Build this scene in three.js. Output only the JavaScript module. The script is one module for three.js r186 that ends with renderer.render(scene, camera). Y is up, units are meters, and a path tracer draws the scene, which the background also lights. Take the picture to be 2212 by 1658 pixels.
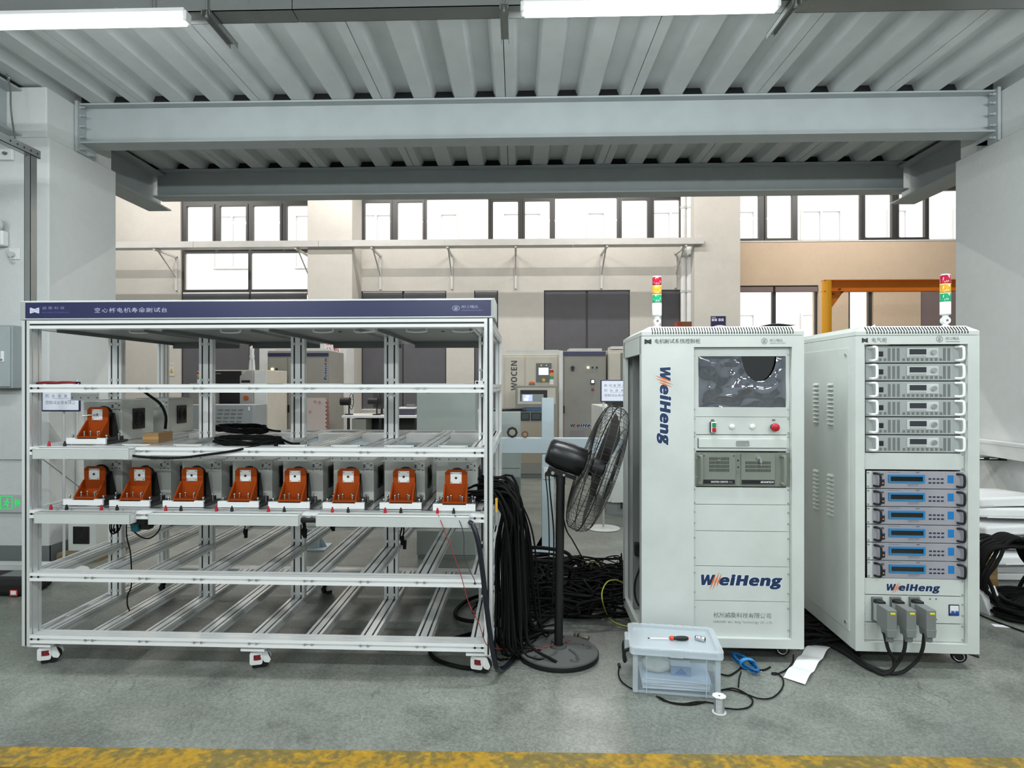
import * as THREE from 'three';
import { mergeGeometries, toCreasedNormals } from 'three/addons/utils/BufferGeometryUtils.js';
import { RoundedBoxGeometry } from 'three/addons/geometries/RoundedBoxGeometry.js';
import { RectAreaLightUniformsLib } from 'three/addons/lights/RectAreaLightUniformsLib.js';

// ---------------------------------------------------------------- camera, sky, lamps, exposure
const W = 2212, H = 1658, FOCAL = 1380, CX = 1070, CY = 829, YAW = 0.033, EYE = 1.41;
const scene = new THREE.Scene();
const camera = new THREE.PerspectiveCamera(2 * Math.atan(H / 2 / FOCAL) * 180 / Math.PI, W / H, 0.05, 300);
camera.position.set(0, EYE, 0);
camera.rotation.y = YAW;
camera.setViewOffset(W, H, W / 2 - CX, 0, W, H);            // the picture's centre lies a little left of the lens axis
const SKY = 2.8;                                            // overcast, even
scene.background = new THREE.Color(1.0, 0.985, 0.95);
scene.backgroundIntensity = SKY;
const LAMP = 165, HALL_LAMP = 90;                            // radiance of the batten tubes
const LAMP_COLOR = new THREE.Color(0.93, 0.99, 1.0), HALL_COLOR = new THREE.Color(1.0, 0.97, 0.93);
const renderer = new THREE.WebGLRenderer({ antialias: true });
renderer.toneMapping = THREE.LinearToneMapping;
renderer.toneMappingExposure = 1.0;
renderer.shadowMap.enabled = true;
RectAreaLightUniformsLib.init();

// ---------------------------------------------------------------- small tools
let seed = 7;
const rnd = () => { seed = (seed * 1664525 + 1013904223) >>> 0; return seed / 4294967296; };
const rr = (a, b) => a + (b - a) * rnd();
const V = (x, y, z) => new THREE.Vector3(x, y, z);
const PI = Math.PI;
// a photograph pixel's direction in the room (z of the result is -1 at straight ahead)
function ray(px, py) {
  const u = (px - CX) / FOCAL, v = (CY - py) / FOCAL, c = Math.cos(YAW), s = Math.sin(YAW);
  return V(u * c - s, v, -u * s - c);
}
const at = (px, py, depth) => { const d = ray(px, py); return d.multiplyScalar(depth / -d.z).add(V(0, EYE, 0)); };       // on the wall-parallel plane z = -depth
const fl = (px, py, y = 0) => { const d = ray(px, py); return d.multiplyScalar((y - EYE) / d.y).add(V(0, EYE, 0)); };   // on the level plane y
function loc(o, px, py, z = 0) {                             // on the plane z of a turned thing, in its own axes
  o.updateMatrixWorld(true);
  const m = o.matrixWorld.clone().invert(), a = V(0, EYE, 0).applyMatrix4(m), d = ray(px, py).transformDirection(m);
  return a.add(d.multiplyScalar((z - a.z) / d.z));
}
const used = new Map();
function numbered(name) {
  const n = used.get(name) ?? 0;
  used.set(name, n + 1);
  return n ? name + '_' + String(n).padStart(3, '0') : name;
}
// uv in metres, by the axis each face looks along
function metreUV(g) {
  const p = g.attributes.position, n = g.attributes.normal, uv = new Float32Array(p.count * 2);
  for (let i = 0; i < p.count; i++) {
    const ax = Math.abs(n.getX(i)), ay = Math.abs(n.getY(i)), az = Math.abs(n.getZ(i)), x = p.getX(i), y = p.getY(i), z = p.getZ(i);
    const [a, b] = az >= ax && az >= ay ? [x, y] : ax >= ay ? [z, y] : [x, z];
    uv[i * 2] = a; uv[i * 2 + 1] = b;
  }
  g.setAttribute('uv', new THREE.BufferAttribute(uv, 2));
  return g;
}
function join(list) {
  list = [].concat(list);
  const out = list.map((g) => { const c = g.index ? g.toNonIndexed() : g; for (const k of Object.keys(c.attributes)) if (!['position', 'normal', 'uv'].includes(k)) c.deleteAttribute(k); if (!c.attributes.uv) metreUV(c); return c; });
  return out.length > 1 ? mergeGeometries(out) : out[0];
}
function part(name, list, material, parent, keepUV = false) {
  const g = join(list);
  if (!keepUV) metreUV(g);
  const m = new THREE.Mesh(g, material);
  m.name = parent ? name : numbered(name);
  m.castShadow = m.receiveShadow = true;
  if (parent && /(screws|holes|slots|bolts|pins|keypad|key_row|patches|spots|ribs|rings|connectors)$/.test(name)) m.userData.kind = 'stuff';   // too small to pick apart
  (parent ?? scene).add(m);
  return m;
}
function tag(o, label, category, group, kind) {
  o.userData = { label };
  if (category) o.userData.category = category;
  if (group) o.userData.group = group;
  if (kind) o.userData.kind = kind;
  return o;
}
function thing(name, label, category, [x, y, z] = [0, 0, 0], turn = 0, group) {
  const o = new THREE.Group();
  o.name = numbered(name);
  o.position.set(x, y, z); o.rotation.y = turn;
  scene.add(o);
  return tag(o, label, category, group);
}
function copyOf(src, name, label, [x, y, z], turn = src.rotation.y) {
  const o = src.clone();
  o.name = numbered(name);
  o.position.set(x, y, z); o.rotation.y = turn;
  o.userData = { ...src.userData, label };
  scene.add(o);
  return o;
}
function structure(name, list, material, parent) {
  const m = part(name, list, material, parent);
  if (!parent) m.userData.kind = 'structure';
  return m;
}
function structGroup(name) { const o = new THREE.Group(); o.name = numbered(name); o.userData.kind = 'structure'; scene.add(o); return o; }
// geometry
const bx = (w, h, d, x = 0, y = 0, z = 0) => new THREE.BoxGeometry(w, h, d).translate(x, y, z);
const rb = (w, h, d, x = 0, y = 0, z = 0, r = 0.003, s = 2) => new RoundedBoxGeometry(w, h, d, s, Math.min(r, w / 2.01, h / 2.01, d / 2.01)).translate(x, y, z);
const span = (x0, x1, y0, y1, z0, z1) => bx(x1 - x0, y1 - y0, z1 - z0, (x0 + x1) / 2, (y0 + y1) / 2, (z0 + z1) / 2);
const rspan = (x0, x1, y0, y1, z0, z1, r = 0.003) => rb(x1 - x0, y1 - y0, z1 - z0, (x0 + x1) / 2, (y0 + y1) / 2, (z0 + z1) / 2, r);
function cyl(r, h, x = 0, y = 0, z = 0, axis = 'y', n = 16, r2 = r) {
  const g = new THREE.CylinderGeometry(r2, r, h, n);
  if (axis === 'z') g.rotateX(PI / 2);
  if (axis === 'x') g.rotateZ(-PI / 2);
  return g.translate(x, y, z);
}
const tube = (pts, r, n = 40, k = 7, closed = false) => new THREE.TubeGeometry(new THREE.CatmullRomCurve3(pts.map((p) => (p.isVector3 ? p : V(...p))), closed, 'catmullrom', 0.5), n, r, k, closed);
const ball = (r, x, y, z, n = 10) => new THREE.SphereGeometry(r, n, n * 0.7 | 0).translate(x, y, z);
function poly(pts, depth, bevel = 0) {                       // outline in x, y pushed along +z
  const s = new THREE.Shape(pts.map(([x, y]) => new THREE.Vector2(x, y)));
  return new THREE.ExtrudeGeometry(s, { depth, bevelEnabled: bevel > 0, bevelSize: bevel, bevelThickness: bevel, bevelSegments: 1, curveSegments: 8 });
}
function rectShape(x0, x1, y0, y1, r = 0) {
  const s = new THREE.Shape();
  if (!r) { s.moveTo(x0, y0); s.lineTo(x1, y0); s.lineTo(x1, y1); s.lineTo(x0, y1); s.closePath(); return s; }
  s.moveTo(x0 + r, y0); s.lineTo(x1 - r, y0); s.quadraticCurveTo(x1, y0, x1, y0 + r); s.lineTo(x1, y1 - r); s.quadraticCurveTo(x1, y1, x1 - r, y1);
  s.lineTo(x0 + r, y1); s.quadraticCurveTo(x0, y1, x0, y1 - r); s.lineTo(x0, y0 + r); s.quadraticCurveTo(x0, y0, x0 + r, y0);
  return s;
}
function holed(outer, holes, depth) { outer.holes.push(...holes); return new THREE.ExtrudeGeometry(outer, { depth, bevelEnabled: false, curveSegments: 4 }); }
const lathe = (pts, n = 32) => new THREE.LatheGeometry(pts.map(([r, y]) => new THREE.Vector2(r, y)), n);

// ---------------------------------------------------------------- computed textures
function hash(x, y, s) { let h = (x * 374761393 + y * 668265263 + s * 1442695041) | 0; h = Math.imul(h ^ (h >>> 13), 1274126177); return ((h ^ (h >>> 16)) >>> 0) / 4294967296; }
function tileNoise(x, y, n, s) {                             // value noise that repeats after n cells; x, y in 0..1
  x *= n; y *= n;
  const ix = Math.floor(x), iy = Math.floor(y), fx = x - ix, fy = y - iy, a = fx * fx * (3 - 2 * fx), b = fy * fy * (3 - 2 * fy), q = (i, j) => hash(((ix + i) % n + n) % n, ((iy + j) % n + n) % n, s);
  return (q(0, 0) * (1 - a) + q(1, 0) * a) * (1 - b) + (q(0, 1) * (1 - a) + q(1, 1) * a) * b;
}
const fbm = (x, y, n, s, o = 4) => { let v = 0, w = 0.5, t = 0; for (let i = 0; i < o; i++) { v += w * tileNoise(x, y, n << i, s + i); t += w; w *= 0.55; } return v / t; };
function texture(size, fn, srgb, repeat = 1) {
  const d = new Uint8Array(size * size * 4);
  for (let j = 0; j < size; j++) for (let i = 0; i < size; i++) {
    const c = fn(i / size, j / size), o = (j * size + i) * 4;
    for (let k = 0; k < 3; k++) d[o + k] = Math.max(0, Math.min(255, (c.length ? c[k] : c) * 255));
    d[o + 3] = 255;
  }
  const t = new THREE.DataTexture(d, size, size);
  t.wrapS = t.wrapT = THREE.RepeatWrapping; t.magFilter = THREE.LinearFilter; t.minFilter = THREE.LinearMipmapLinearFilter; t.generateMipmaps = true;
  if (srgb) t.colorSpace = THREE.SRGBColorSpace;
  t.repeat.set(repeat, repeat);
  t.needsUpdate = true;
  return t;
}
function drawn(w, h, paint) {                                // canvas print
  const c = document.createElement('canvas'); c.width = w; c.height = h;
  paint(c.getContext('2d'), w, h);
  const t = new THREE.CanvasTexture(c);
  t.colorSpace = THREE.SRGBColorSpace; t.anisotropy = 4;
  return t;
}
const MOTTLE = texture(512, (x, y) => 0.93 + 0.07 * fbm(x, y, 8, 3, 5), true, 0.8);            // faint unevenness of paint
const POWDER = texture(256, (x, y) => fbm(x, y, 64, 11, 2), false, 8);                          // orange peel of powder coat
const WALLGRAIN = texture(512, (x, y) => fbm(x, y, 48, 21, 4), false, 1.6);
const WALLCOL = texture(512, (x, y) => { const a = fbm(x, y, 5, 31, 5), b = fbm(x, y, 60, 35, 2); return 0.92 + 0.06 * a + 0.02 * b; }, true, 0.31);
const BRUSH = texture(256, (x, y) => 0.35 + 0.4 * tileNoise(x * 0.02 + 0.1, y, 128, 5) * 0.6 + 0.2 * fbm(x, y, 8, 9, 3), false, 2);
const FLOORCOL = texture(2048, (x, y) => {                   // grey-green epoxy: clouds, speckle, scuffs
  const cloud = fbm(x, y, 6, 41, 6), mid = fbm(x, y, 24, 47, 4), grit = hash(x * 2048 | 0, y * 2048 | 0, 5), grit2 = tileNoise(x, y, 512, 57);
  let v = 0.80 + 0.26 * (cloud - 0.5) + 0.16 * (mid - 0.5) + 0.20 * (grit2 - 0.5) + 0.07 * (grit - 0.5);
  const scuff = Math.abs(fbm(x, y, 7, 71, 3) - 0.5);
  if (scuff < 0.006 && fbm(x, y, 14, 77, 2) > 0.5) v -= 0.12 * (1 - scuff / 0.006);
  const stain = fbm(x, y, 11, 83, 4); if (stain > 0.63) v -= (stain - 0.63) * 0.9;
  if (hash(x * 1024 | 0, y * 1024 | 0, 91) > 0.99985) v += 0.3;
  return [v * 0.975, v, v * 0.98];
}, true, 0.27);
const FLOORROUGH = texture(512, (x, y) => 0.42 + 0.3 * fbm(x, y, 10, 51, 5), false, 0.37);
const FLOORBUMP = texture(512, (x, y) => 0.5 * tileNoise(x, y, 256, 61) + 0.5 * fbm(x, y, 32, 63, 3), false, 1.1);
const YELLOW = texture(1024, (x, y) => {                     // worn yellow road paint, floor showing through
  const wear = fbm(x, y, 5, 101, 5), fine = fbm(x, y, 60, 105, 3), g = 0.75 + 0.3 * (fine - 0.5), w = Math.max(0, Math.min(1, (wear + 0.5 * (fine - 0.5) - 0.36) * 5));
  const yel = [0.80 * g, 0.62 * g, 0.10], gry = [0.62 * g, 0.54 * g, 0.27 * g];
  return yel.map((c, i) => c * w + gry[i] * (1 - w));
}, true, 0.9);
const std = (color, roughness = 0.5, metalness = 0, more = {}) => new THREE.MeshStandardMaterial({ color: new THREE.Color(color), roughness, metalness, ...more });
const phys = (color, roughness = 0.5, metalness = 0, more = {}) => new THREE.MeshPhysicalMaterial({ color: new THREE.Color(color), roughness, metalness, ...more });
const powder = (color, r = 0.5) => std(color, r, 0, { map: MOTTLE, bumpMap: POWDER, bumpScale: 0.00012 });
const plaster = (color) => std(color, 0.9, 0, { map: WALLCOL, bumpMap: WALLGRAIN, bumpScale: 0.0012 });
const M = {
  floor: std('#949590', 0.6, 0, { map: FLOORCOL, roughnessMap: FLOORROUGH, bumpMap: FLOORBUMP, bumpScale: 0.0006 }),
  yellow: std('#ffffff', 0.62, 0, { map: YELLOW, bumpMap: FLOORBUMP, bumpScale: 0.0008 }),
  wall: plaster('#d9dcdb'), wallWarm: plaster('#d6d2ca'), peach: plaster('#e3cbb0'), plinth: plaster('#787d7d'), reveal: plaster('#efefec'),
  deck: std('#c9cdcd', 0.55, 0.0, { map: MOTTLE }), steel: powder('#a9b0b1', 0.55), slab: plaster('#8d8f8e'), roof: plaster('#c9cac8'),
  gap: std('#141516', 0.9), galv: std('#a3a7a6', 0.4, 0.7, { roughnessMap: FLOORROUGH, map: MOTTLE }), tray: std('#8d908f', 0.45, 0.45, { map: WALLCOL, roughnessMap: FLOORROUGH }),
  alum: std('#eceeee', 0.34, 0.45, { roughnessMap: BRUSH }), alumBright: std('#f3f4f4', 0.35, 0.08, { roughnessMap: BRUSH }), steelBolt: std('#c9cbcc', 0.25, 0.9), black: std('#0d0d0f', 0.5), rubber: std('#0b0b0c', 0.75, 0, { bumpMap: POWDER, bumpScale: 0.0004 }),
  cab: powder('#d2d7d3', 0.45), cabDark: powder('#7f8583', 0.6), boxGrey: powder('#d9dbd5', 0.5), coverGrey: powder('#cdd1cf', 0.5), panelGrey: powder('#757a78', 0.4),
  orange: phys('#a2430a', 0.65, 0, { specularIntensity: 0.35, map: MOTTLE, bumpMap: POWDER, bumpScale: 0.0003 }), white: powder('#ecedec', 0.45), navy: std('#23264f', 0.4), darkPlate: std('#4a4b4b', 0.4, 0.4, { map: MOTTLE }), blackMetal: std('#232324', 0.38, 0.5),
  plug: std('#6b6f6d', 0.55, 0, { bumpMap: POWDER, bumpScale: 0.0003 }), red: std('#b01526', 0.35), green: std('#0e8a5a', 0.35), amber: std('#d99a14', 0.35),
  card: std('#9b7b52', 0.85, 0, { map: WALLCOL, bumpMap: WALLGRAIN, bumpScale: 0.0006 }), paper: std('#eeeef0', 0.85, 0, { map: MOTTLE }), frameDark: powder('#3d3c3b', 0.45), blind: std('#636267', 0.85, 0, { bumpMap: WALLGRAIN, bumpScale: 0.0008, map: MOTTLE }),
  blindWarm: std('#8b7b7a', 0.85, 0, { map: MOTTLE }), paleBlue: powder('#bccbd2', 0.5), paleGreen: powder('#9fa8a3', 0.55), beige: powder('#d6d0c2', 0.5), greyCab: powder('#98968e', 0.5),
  glass: phys('#ffffff', 0.02, 0, { transmission: 1, thickness: 0, ior: 1.45 }), darkGlass: phys('#08090c', 0.08, 0, { clearcoat: 1, clearcoatRoughness: 0.05 }),
  clear: phys('#f4f8fb', 0.06, 0, { transmission: 0.92, thickness: 0, ior: 1.45 }), milky: phys('#eef3f6', 0.25, 0, { transmission: 0.68, thickness: 0, ior: 1.45 }),
};

// ---------------------------------------------------------------- lettering
const STROKES = {                                            // brush strokes on a 20-unit square, a = 0 ... u = 20
  空: 'kakc cdcg cdsdrg ifhidk mfmirj emqm kmkt ctst', 心: 'ejcp hhhpjspsqo kdmh qhsm', 杯: 'bgjg fafu fhbo fijm kdud pdjl ohou pjtn', 电: 'eeeo eeqeqo ejqj eoqo kakrmttttp',
  机: 'bgjg fafu fhbo fijm mcmmju mcscssusup', 寿: 'edqd fgpg bjtj kaijcr fntn okotls ipkr', 命: 'kabi kati gioi dldr dljljr drjr mlmu mlrlrqoq', 测: 'bcde ahcj asdm fdfo fdldlo igimet iomt ofoo sbstqs',
  试: 'cbed bheherho ifuf jkok lklq irop paqmttup rbtd', 台: 'jbdjpi nerj emet emqmqt esqs', 系: 'qbed kdfhoh ofemrm kmku gods oors', 统: 'fabggg gebmhl bshq napc jeue nekjsj qhsk mlmpit qlqsusup',
  控: 'bfif fafsdr anik oaoc jdjg jdudtg nfjk pfqjuj kntn onot jtut', 制: 'ebcf ceme aini hahu cmcs cmmmmrkr pdpo tattrs', 柜: 'bgjg fafu fhbo fijm lcltut lcuc lhshsnln', 气: 'gach fdsd fhqh dlplqrttup',
  浙: 'bcde ahcj asdm fflf iaisgr fmlk tbndnllu niui riru', 江: 'bcde ahcj asdm hete nens gsus', 精: 'bddh ichg ajjj fafu fkaq fljo lcuc mftf kiui papi mlmu mltlturu moto mrtr', 品: 'gbgioiobgb blbtitilbl mlmttttlml',
  威: 'cecmau ceue eili hkfplt kket emmm naolttup sint qbsd', 衡: 'eaag egam cjcu iage ibmbke gegmnmnege gini fpop kmgu kpnt peue pjuj sjstqs', 科: 'ibcd ahjh fcfu fiap fjjn mdof link kpum raru', 技: 'bfif fafsdr anik jeue oaoj kjsjju lluu',
  杭: 'bgjg fafu fhbo fijm oaqc kfuf njnoju njrjrsusup', 州: 'ebembt kcks raru bchh hhik nhok', 有: 'bftf jagjbp gjgu gjqjqtot gmqm gpqp', 限: 'bbbu bbhbehhmeo kbktoq kbsbsjkj kfsf njtt tlpo', 公: 'hbbk nbtk jjdspr nnrt', 司: 'ccscstps dgog ekeqnqnkek',
};
function cjk(g, text, x, y, size, gap = size * 1.1, weight = 0.085) {
  g.lineWidth = size * weight; g.lineCap = g.lineJoin = 'round';
  for (const ch of text) {
    for (const s of (STROKES[ch] ?? '').split(' ')) {
      g.beginPath();
      for (let i = 0; i < s.length; i += 2) g.lineTo(x + (s.charCodeAt(i) - 97) / 20 * size, y + (s.charCodeAt(i + 1) - 97) / 20 * size);
      g.stroke();
    }
    x += gap;
  }
}
function bowMark(g, x, y, w, h, t) {                         // the bow-shaped emblem
  g.lineWidth = t; g.lineJoin = 'round';
  g.beginPath(); g.moveTo(x, y); g.lineTo(x, y + h); g.lineTo(x + w * 0.5, y + h * 0.72); g.lineTo(x + w, y + h); g.lineTo(x + w, y); g.lineTo(x + w * 0.5, y + h * 0.3); g.closePath(); g.stroke();
  g.beginPath(); g.moveTo(x + w * 0.2, y + h * 0.72); g.lineTo(x + w * 0.2, y + h * 0.3); g.lineTo(x + w * 0.8, y + h * 0.72); g.lineTo(x + w * 0.8, y + h * 0.3); g.stroke();
}
function ringMark(g, x, y, r, t) {                           // ring with a flat Z in it
  g.lineWidth = t; g.beginPath(); g.arc(x, y, r, 0, 7); g.stroke();
  g.beginPath(); g.moveTo(x - r * 0.5, y - r * 0.45); g.lineTo(x + r * 0.5, y - r * 0.45); g.lineTo(x - r * 0.5, y + r * 0.12); g.lineTo(x + r * 0.45, y + r * 0.12); g.lineTo(x - r * 0.5, y + r * 0.55); g.lineTo(x + r * 0.5, y + r * 0.55); g.stroke();
}
function wordMark(g, w, h, navy = '#122b52') {               // WeiHeng, slanted, with three orange strokes after the W
  g.save();
  g.font = 'bold 100px sans-serif'; g.textBaseline = 'alphabetic'; g.lineJoin = 'round';
  const put = (s, x, sx) => { for (const mode of [0, 1]) { g.save(); g.translate(x * w, h * 0.70); g.transform(sx * w / 760, 0, -0.24 * w / 760, h / 145, 0, 0); if (mode) { g.lineWidth = 7; g.strokeStyle = navy; g.strokeText(s, 0, 0); g.fillStyle = navy; g.fillText(s, 0, 0); } else { g.lineWidth = 15; g.strokeStyle = '#dfe7f0'; g.strokeText(s, 0, 0); } g.restore(); } };
  put('W', 0.02, 1.25); put('eiHeng', 0.235, 1.62);
  for (const [k, a, b] of [[0, 0.12, 0.98], [1, 0.02, 0.96], [2, 0.1, 0.8]]) {
    g.fillStyle = '#dd6d2c'; g.beginPath();
    const x = (t) => w * (0.135 + 0.032 * k + 0.085 * (1 - t)), th = w * 0.011;
    g.moveTo(x(a), h * a); g.lineTo(x(0.5) + th, h * 0.5); g.lineTo(x(b), h * b); g.lineTo(x(0.5) - th, h * 0.5); g.closePath(); g.fill();
  }
  g.restore();
}
// a thin print lying on a face that looks along +z, centred at x, y
function print(parent, tex, w, h, x, y, z, turn = 0, name = 'lettering', rough = 0.5) {
  const g = new THREE.PlaneGeometry(w, h);
  if (turn) g.rotateZ(turn);
  const m = part(name, g.translate(x, y, z), std('#ffffff', rough, 0, { map: tex, transparent: true }), parent, true);
  m.castShadow = false;
  return m;
}
const T = {
  word: drawn(1024, 256, (g, w, h) => wordMark(g, w, h)),
  banner: drawn(2048, 96, (g, w, h) => {
    g.fillStyle = '#262a56'; g.fillRect(0, 0, w, h); g.strokeStyle = g.fillStyle = '#d9dcec';
    bowMark(g, 24, 34, 36, 28, 7); g.strokeStyle = '#8f93b8'; cjk(g, '威衡科技', 78, 24, 18, 27); g.fillStyle = '#6c7099'; g.font = '11px sans-serif'; g.fillText('WEI HENG TECHNOLOGY', 76, 64); g.beginPath(); g.arc(68, 27, 2, 0, 7); g.fill();
    g.strokeStyle = '#c9cce2'; cjk(g, '空心杯电机寿命测试台', 312, 34, 29, 33.3);
    g.strokeStyle = '#a7abcf'; ringMark(g, 1899, 48, 15, 2.6); cjk(g, '浙江精品', 1921, 31, 17, 18.6); g.font = '9px sans-serif'; g.fillStyle = '#8d91b5'; g.fillText('ZHEJIANG EXCELLENCE', 1921, 64);
  }),
  head1: drawn(1024, 64, (g) => { g.strokeStyle = '#15181a'; bowMark(g, 8, 16, 38, 26, 7); g.strokeStyle = '#5a6062'; cjk(g, '电机测试系统控制柜', 68, 11, 31, 33.6, 0.095); g.strokeStyle = '#84898b'; ringMark(g, 784, 28, 18, 3.4); cjk(g, '浙江精品', 818, 14, 19, 21.5); g.fillStyle = '#84898b'; g.font = '10px sans-serif'; g.fillText('ZHEJIANG EXCELLENCE', 818, 46); }),
  head2: drawn(1024, 96, (g) => { g.strokeStyle = '#15181a'; bowMark(g, 10, 30, 46, 36, 9); g.strokeStyle = '#707678'; cjk(g, '电气柜', 92, 24, 44, 48, 0.09); g.strokeStyle = '#7b8082'; ringMark(g, 708, 40, 28, 5); cjk(g, '浙江精品', 762, 20, 28, 31); g.fillStyle = '#7b8082'; g.fillRect(766, 62, 124, 5); }),
  firm: drawn(1024, 256, (g) => { g.strokeStyle = '#4b5052'; cjk(g, '杭州威衡科技有限公司', 12, 22, 92, 100, 0.07); g.fillStyle = '#7a7f80'; g.font = '52px monospace'; g.save(); g.translate(10, 205); g.scale(0.92, 1); g.fillText('HANGZHOU Wei Heng Technology CO.,LTD', 0, 0, 1090); g.restore(); }),
};
const ink = (s, font, color, w = 512, h = 128, y = 0.72) => drawn(w, h, (g) => { g.fillStyle = color; g.font = font; g.fillText(s, 4, h * y); });

// ================================================================ the building
const XL0 = -3.70, XR0 = 3.87, MEZZ = 7.1, WALLZ = 14.35, DECKY = 3.775;
structure('floor', span(-13, 13, -0.2, 0, -WALLZ - 0.4, 6.4), M.floor);
{ // painted line across the front
  const a = at(0, 1612, 2.42), s = new THREE.Shape([[-3.6, 0], [3.6, 0.0], [3.6, 0.13], [-3.6, 0.13]].map(([x, y]) => new THREE.Vector2(x, -y)));
  const g = new THREE.ExtrudeGeometry(s, { depth: 0.0015, bevelEnabled: false }).rotateX(-PI / 2).rotateY(0.0135).translate(0, 0.0002, -2.447);
  const m = part('trim_1', g, M.yellow); m.userData = { kind: 'structure', label: 'worn yellow painted line along the front of the grey floor' };
}
// ribbed deck over the near bay: sheets of three ribs, seams between them
{
  const ceiling = structGroup('ceiling'), P = 0.3418, lo = 0.076, hi = 0.064;
  const outline = [];
  const x0 = 0.003, x1 = 3 * P - 0.003;
  outline.push([x0, 0.16], [x0, 0]);
  for (let i = 0; i < 3; i++) { const c = (i + 0.5) * P; outline.push([c - P / 2 + lo, 0], [c - hi, 0.075], [c + hi, 0.075], [c + P / 2 - lo, 0]); }
  outline.push([x1, 0], [x1, 0.16]);
  const g = poly(outline, MEZZ + 5.9);
  metreUV(g);
  for (let i = -6; i < 7; i++) {
    const m = new THREE.Mesh(g, M.deck); m.name = 'deck_sheet'; m.position.set(-0.09 + 1.0254 * i, DECKY, -MEZZ); m.castShadow = m.receiveShadow = true;
    ceiling.add(m);
  }
  part('slab', span(-6.3, 7.2, DECKY + 0.16, DECKY + 0.4, -MEZZ, 5.9), M.slab, ceiling);
  part('seam_filler', span(-6.3, 7.2, DECKY + 0.09, DECKY + 0.16, -MEZZ, 5.9), M.gap, ceiling);
}
// the ribs are stopped with closure strips above the beams
for (const [z, a, b] of [[-5.35, XL0, XR0], [-7.0, -4.1, 4.3]]) structure('rib_closure', [span(a, b, 3.773, 3.86, z - 0.03, z + 0.03)], M.gap);
// steel beams
function iBeam(h, b, tf, tw, len) {
  const o = [[-b / 2, 0], [b / 2, 0], [b / 2, tf], [tw / 2, tf], [tw / 2, h - tf], [b / 2, h - tf], [b / 2, h], [-b / 2, h], [-b / 2, h - tf], [-tw / 2, h - tf], [-tw / 2, tf], [-b / 2, tf]];
  return poly(o, len);
}
const XL = XL0, XR = XR0;
{
  const beam = structGroup('trim_2'); beam.userData.label = 'white painted steel beam across the near bay under the ribbed deck';
  part('web_and_flanges', iBeam(0.335, 0.18, 0.014, 0.012, XR - XL - 0.05).rotateY(PI / 2).translate(XL + 0.025, 3.437, -5.35), M.steel, beam);
  for (const [x, s] of [[XL + 0.012, 1], [XR - 0.012, -1]]) {
    part('end_plate', span(x - 0.012, x + 0.012, 3.36, 3.785, -5.47, -5.235), M.steel, beam);
    for (const y of [3.39, 3.49, 3.58, 3.67, 3.74]) part('bolt', [cyl(0.012, 0.03, x + s * 0.02, y, -5.265, 'x', 6), cyl(0.006, 0.055, x + s * 0.03, y, -5.265, 'x', 8)], M.steel, beam);
    part('bracket_plate', poly([[0, 0], [0.1, 0], [0, 0.05]], 0.01).scale(s, 1, 1).translate(x, 3.36, -5.36), M.steel, beam);
  }
  const far = structGroup('trim_3'); far.userData.label = 'white steel edge beam in front of the tall window hall';
  part('web_and_flanges', iBeam(0.30, 0.2, 0.014, 0.012, 8.15).rotateY(PI / 2).translate(-4.0, 3.47, -7.0), M.steel, far);
  for (const [n, x, a, b] of [[4, -4.04, -7.12, -5.7], [5, 4.21, -7.12, -5.7], [6, -4.04, -5.0, 5.8], [7, 4.21, -5.0, 5.8]]) {
    const s = structGroup('trim_' + n); s.userData.label = 'white steel girder running from front to back along the columns';
    part('web_and_flanges', iBeam(0.37, 0.26, 0.016, 0.012, b - a).translate(x, 3.37, a), M.steel, s);
  }
}
// columns: plastered, square, with a grey plinth band
function column(side, x0, x1, z0, z1, h, m, y0 = 0) {
  const o = structGroup('column_' + side);
  part('shaft', rspan(x0, x1, y0, h, z0, z1, 0.012), m, o);
  part('plinth', [span(x0 - 0.006, x1 + 0.006, 0, 0.13, z1 - 0.01, z1 + 0.006), span(x0 - 0.006, x0 + 0.01, 0, 0.13, z0, z1), span(x1 - 0.01, x1 + 0.006, 0, 0.13, z0, z1)], M.plinth, o);
  return o;
}
column('left', -4.55, XL, -5.79, -4.94, 3.37, M.wall);
column('right', XR, XR + 0.85, -5.77, -4.92, 3.37, M.wall);
// boxed-in beam pockets at the column heads
structure('trim_8', [rspan(-4.5, XL - 0.01, 3.36, 3.76, -5.74, -4.93, 0.01)], M.wall);
structure('trim_9', [rspan(XR + 0.01, XR + 0.8, 3.36, 3.76, -5.72, -4.91, 0.01)], M.wall);
// wall to the left of the column
{
  const w = structGroup('wall_left');
  part('plaster', span(-7.6, -4.5, 0, 3.9, -5.22, -5.0), M.wall, w);
  part('plinth', span(-7.6, -4.5, 0, 0.13, -5.0, -4.992), M.plinth, w);
  part('ledge', span(-7.6, -4.3, 0.79, 0.83, -5.0, -4.955), M.wall, w);
}
structure('wall_side', [span(-13.2, -13, 0, 8.2, -WALLZ - 0.3, 6.4)], M.wall);
structure('wall_side_right', [span(13, 13.2, 0, 8.2, -WALLZ - 0.3, 6.4)], M.wall);
structure('wall_near_left', [span(-6.6, -6.4, 0, 3.9, -5.0, 6)], M.wall);
structure('wall_near_right', [span(7.2, 7.4, 0, 3.9, -5.8, 6)], M.wall);
structure('wall_front', [span(-13.2, 13.2, 0, 8.2, 6.2, 6.4)], M.wall);
structure('roof', [span(-13.2, 13.2, 8.0, 8.3, -WALLZ - 0.3, 6.4)], M.roof);
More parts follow.
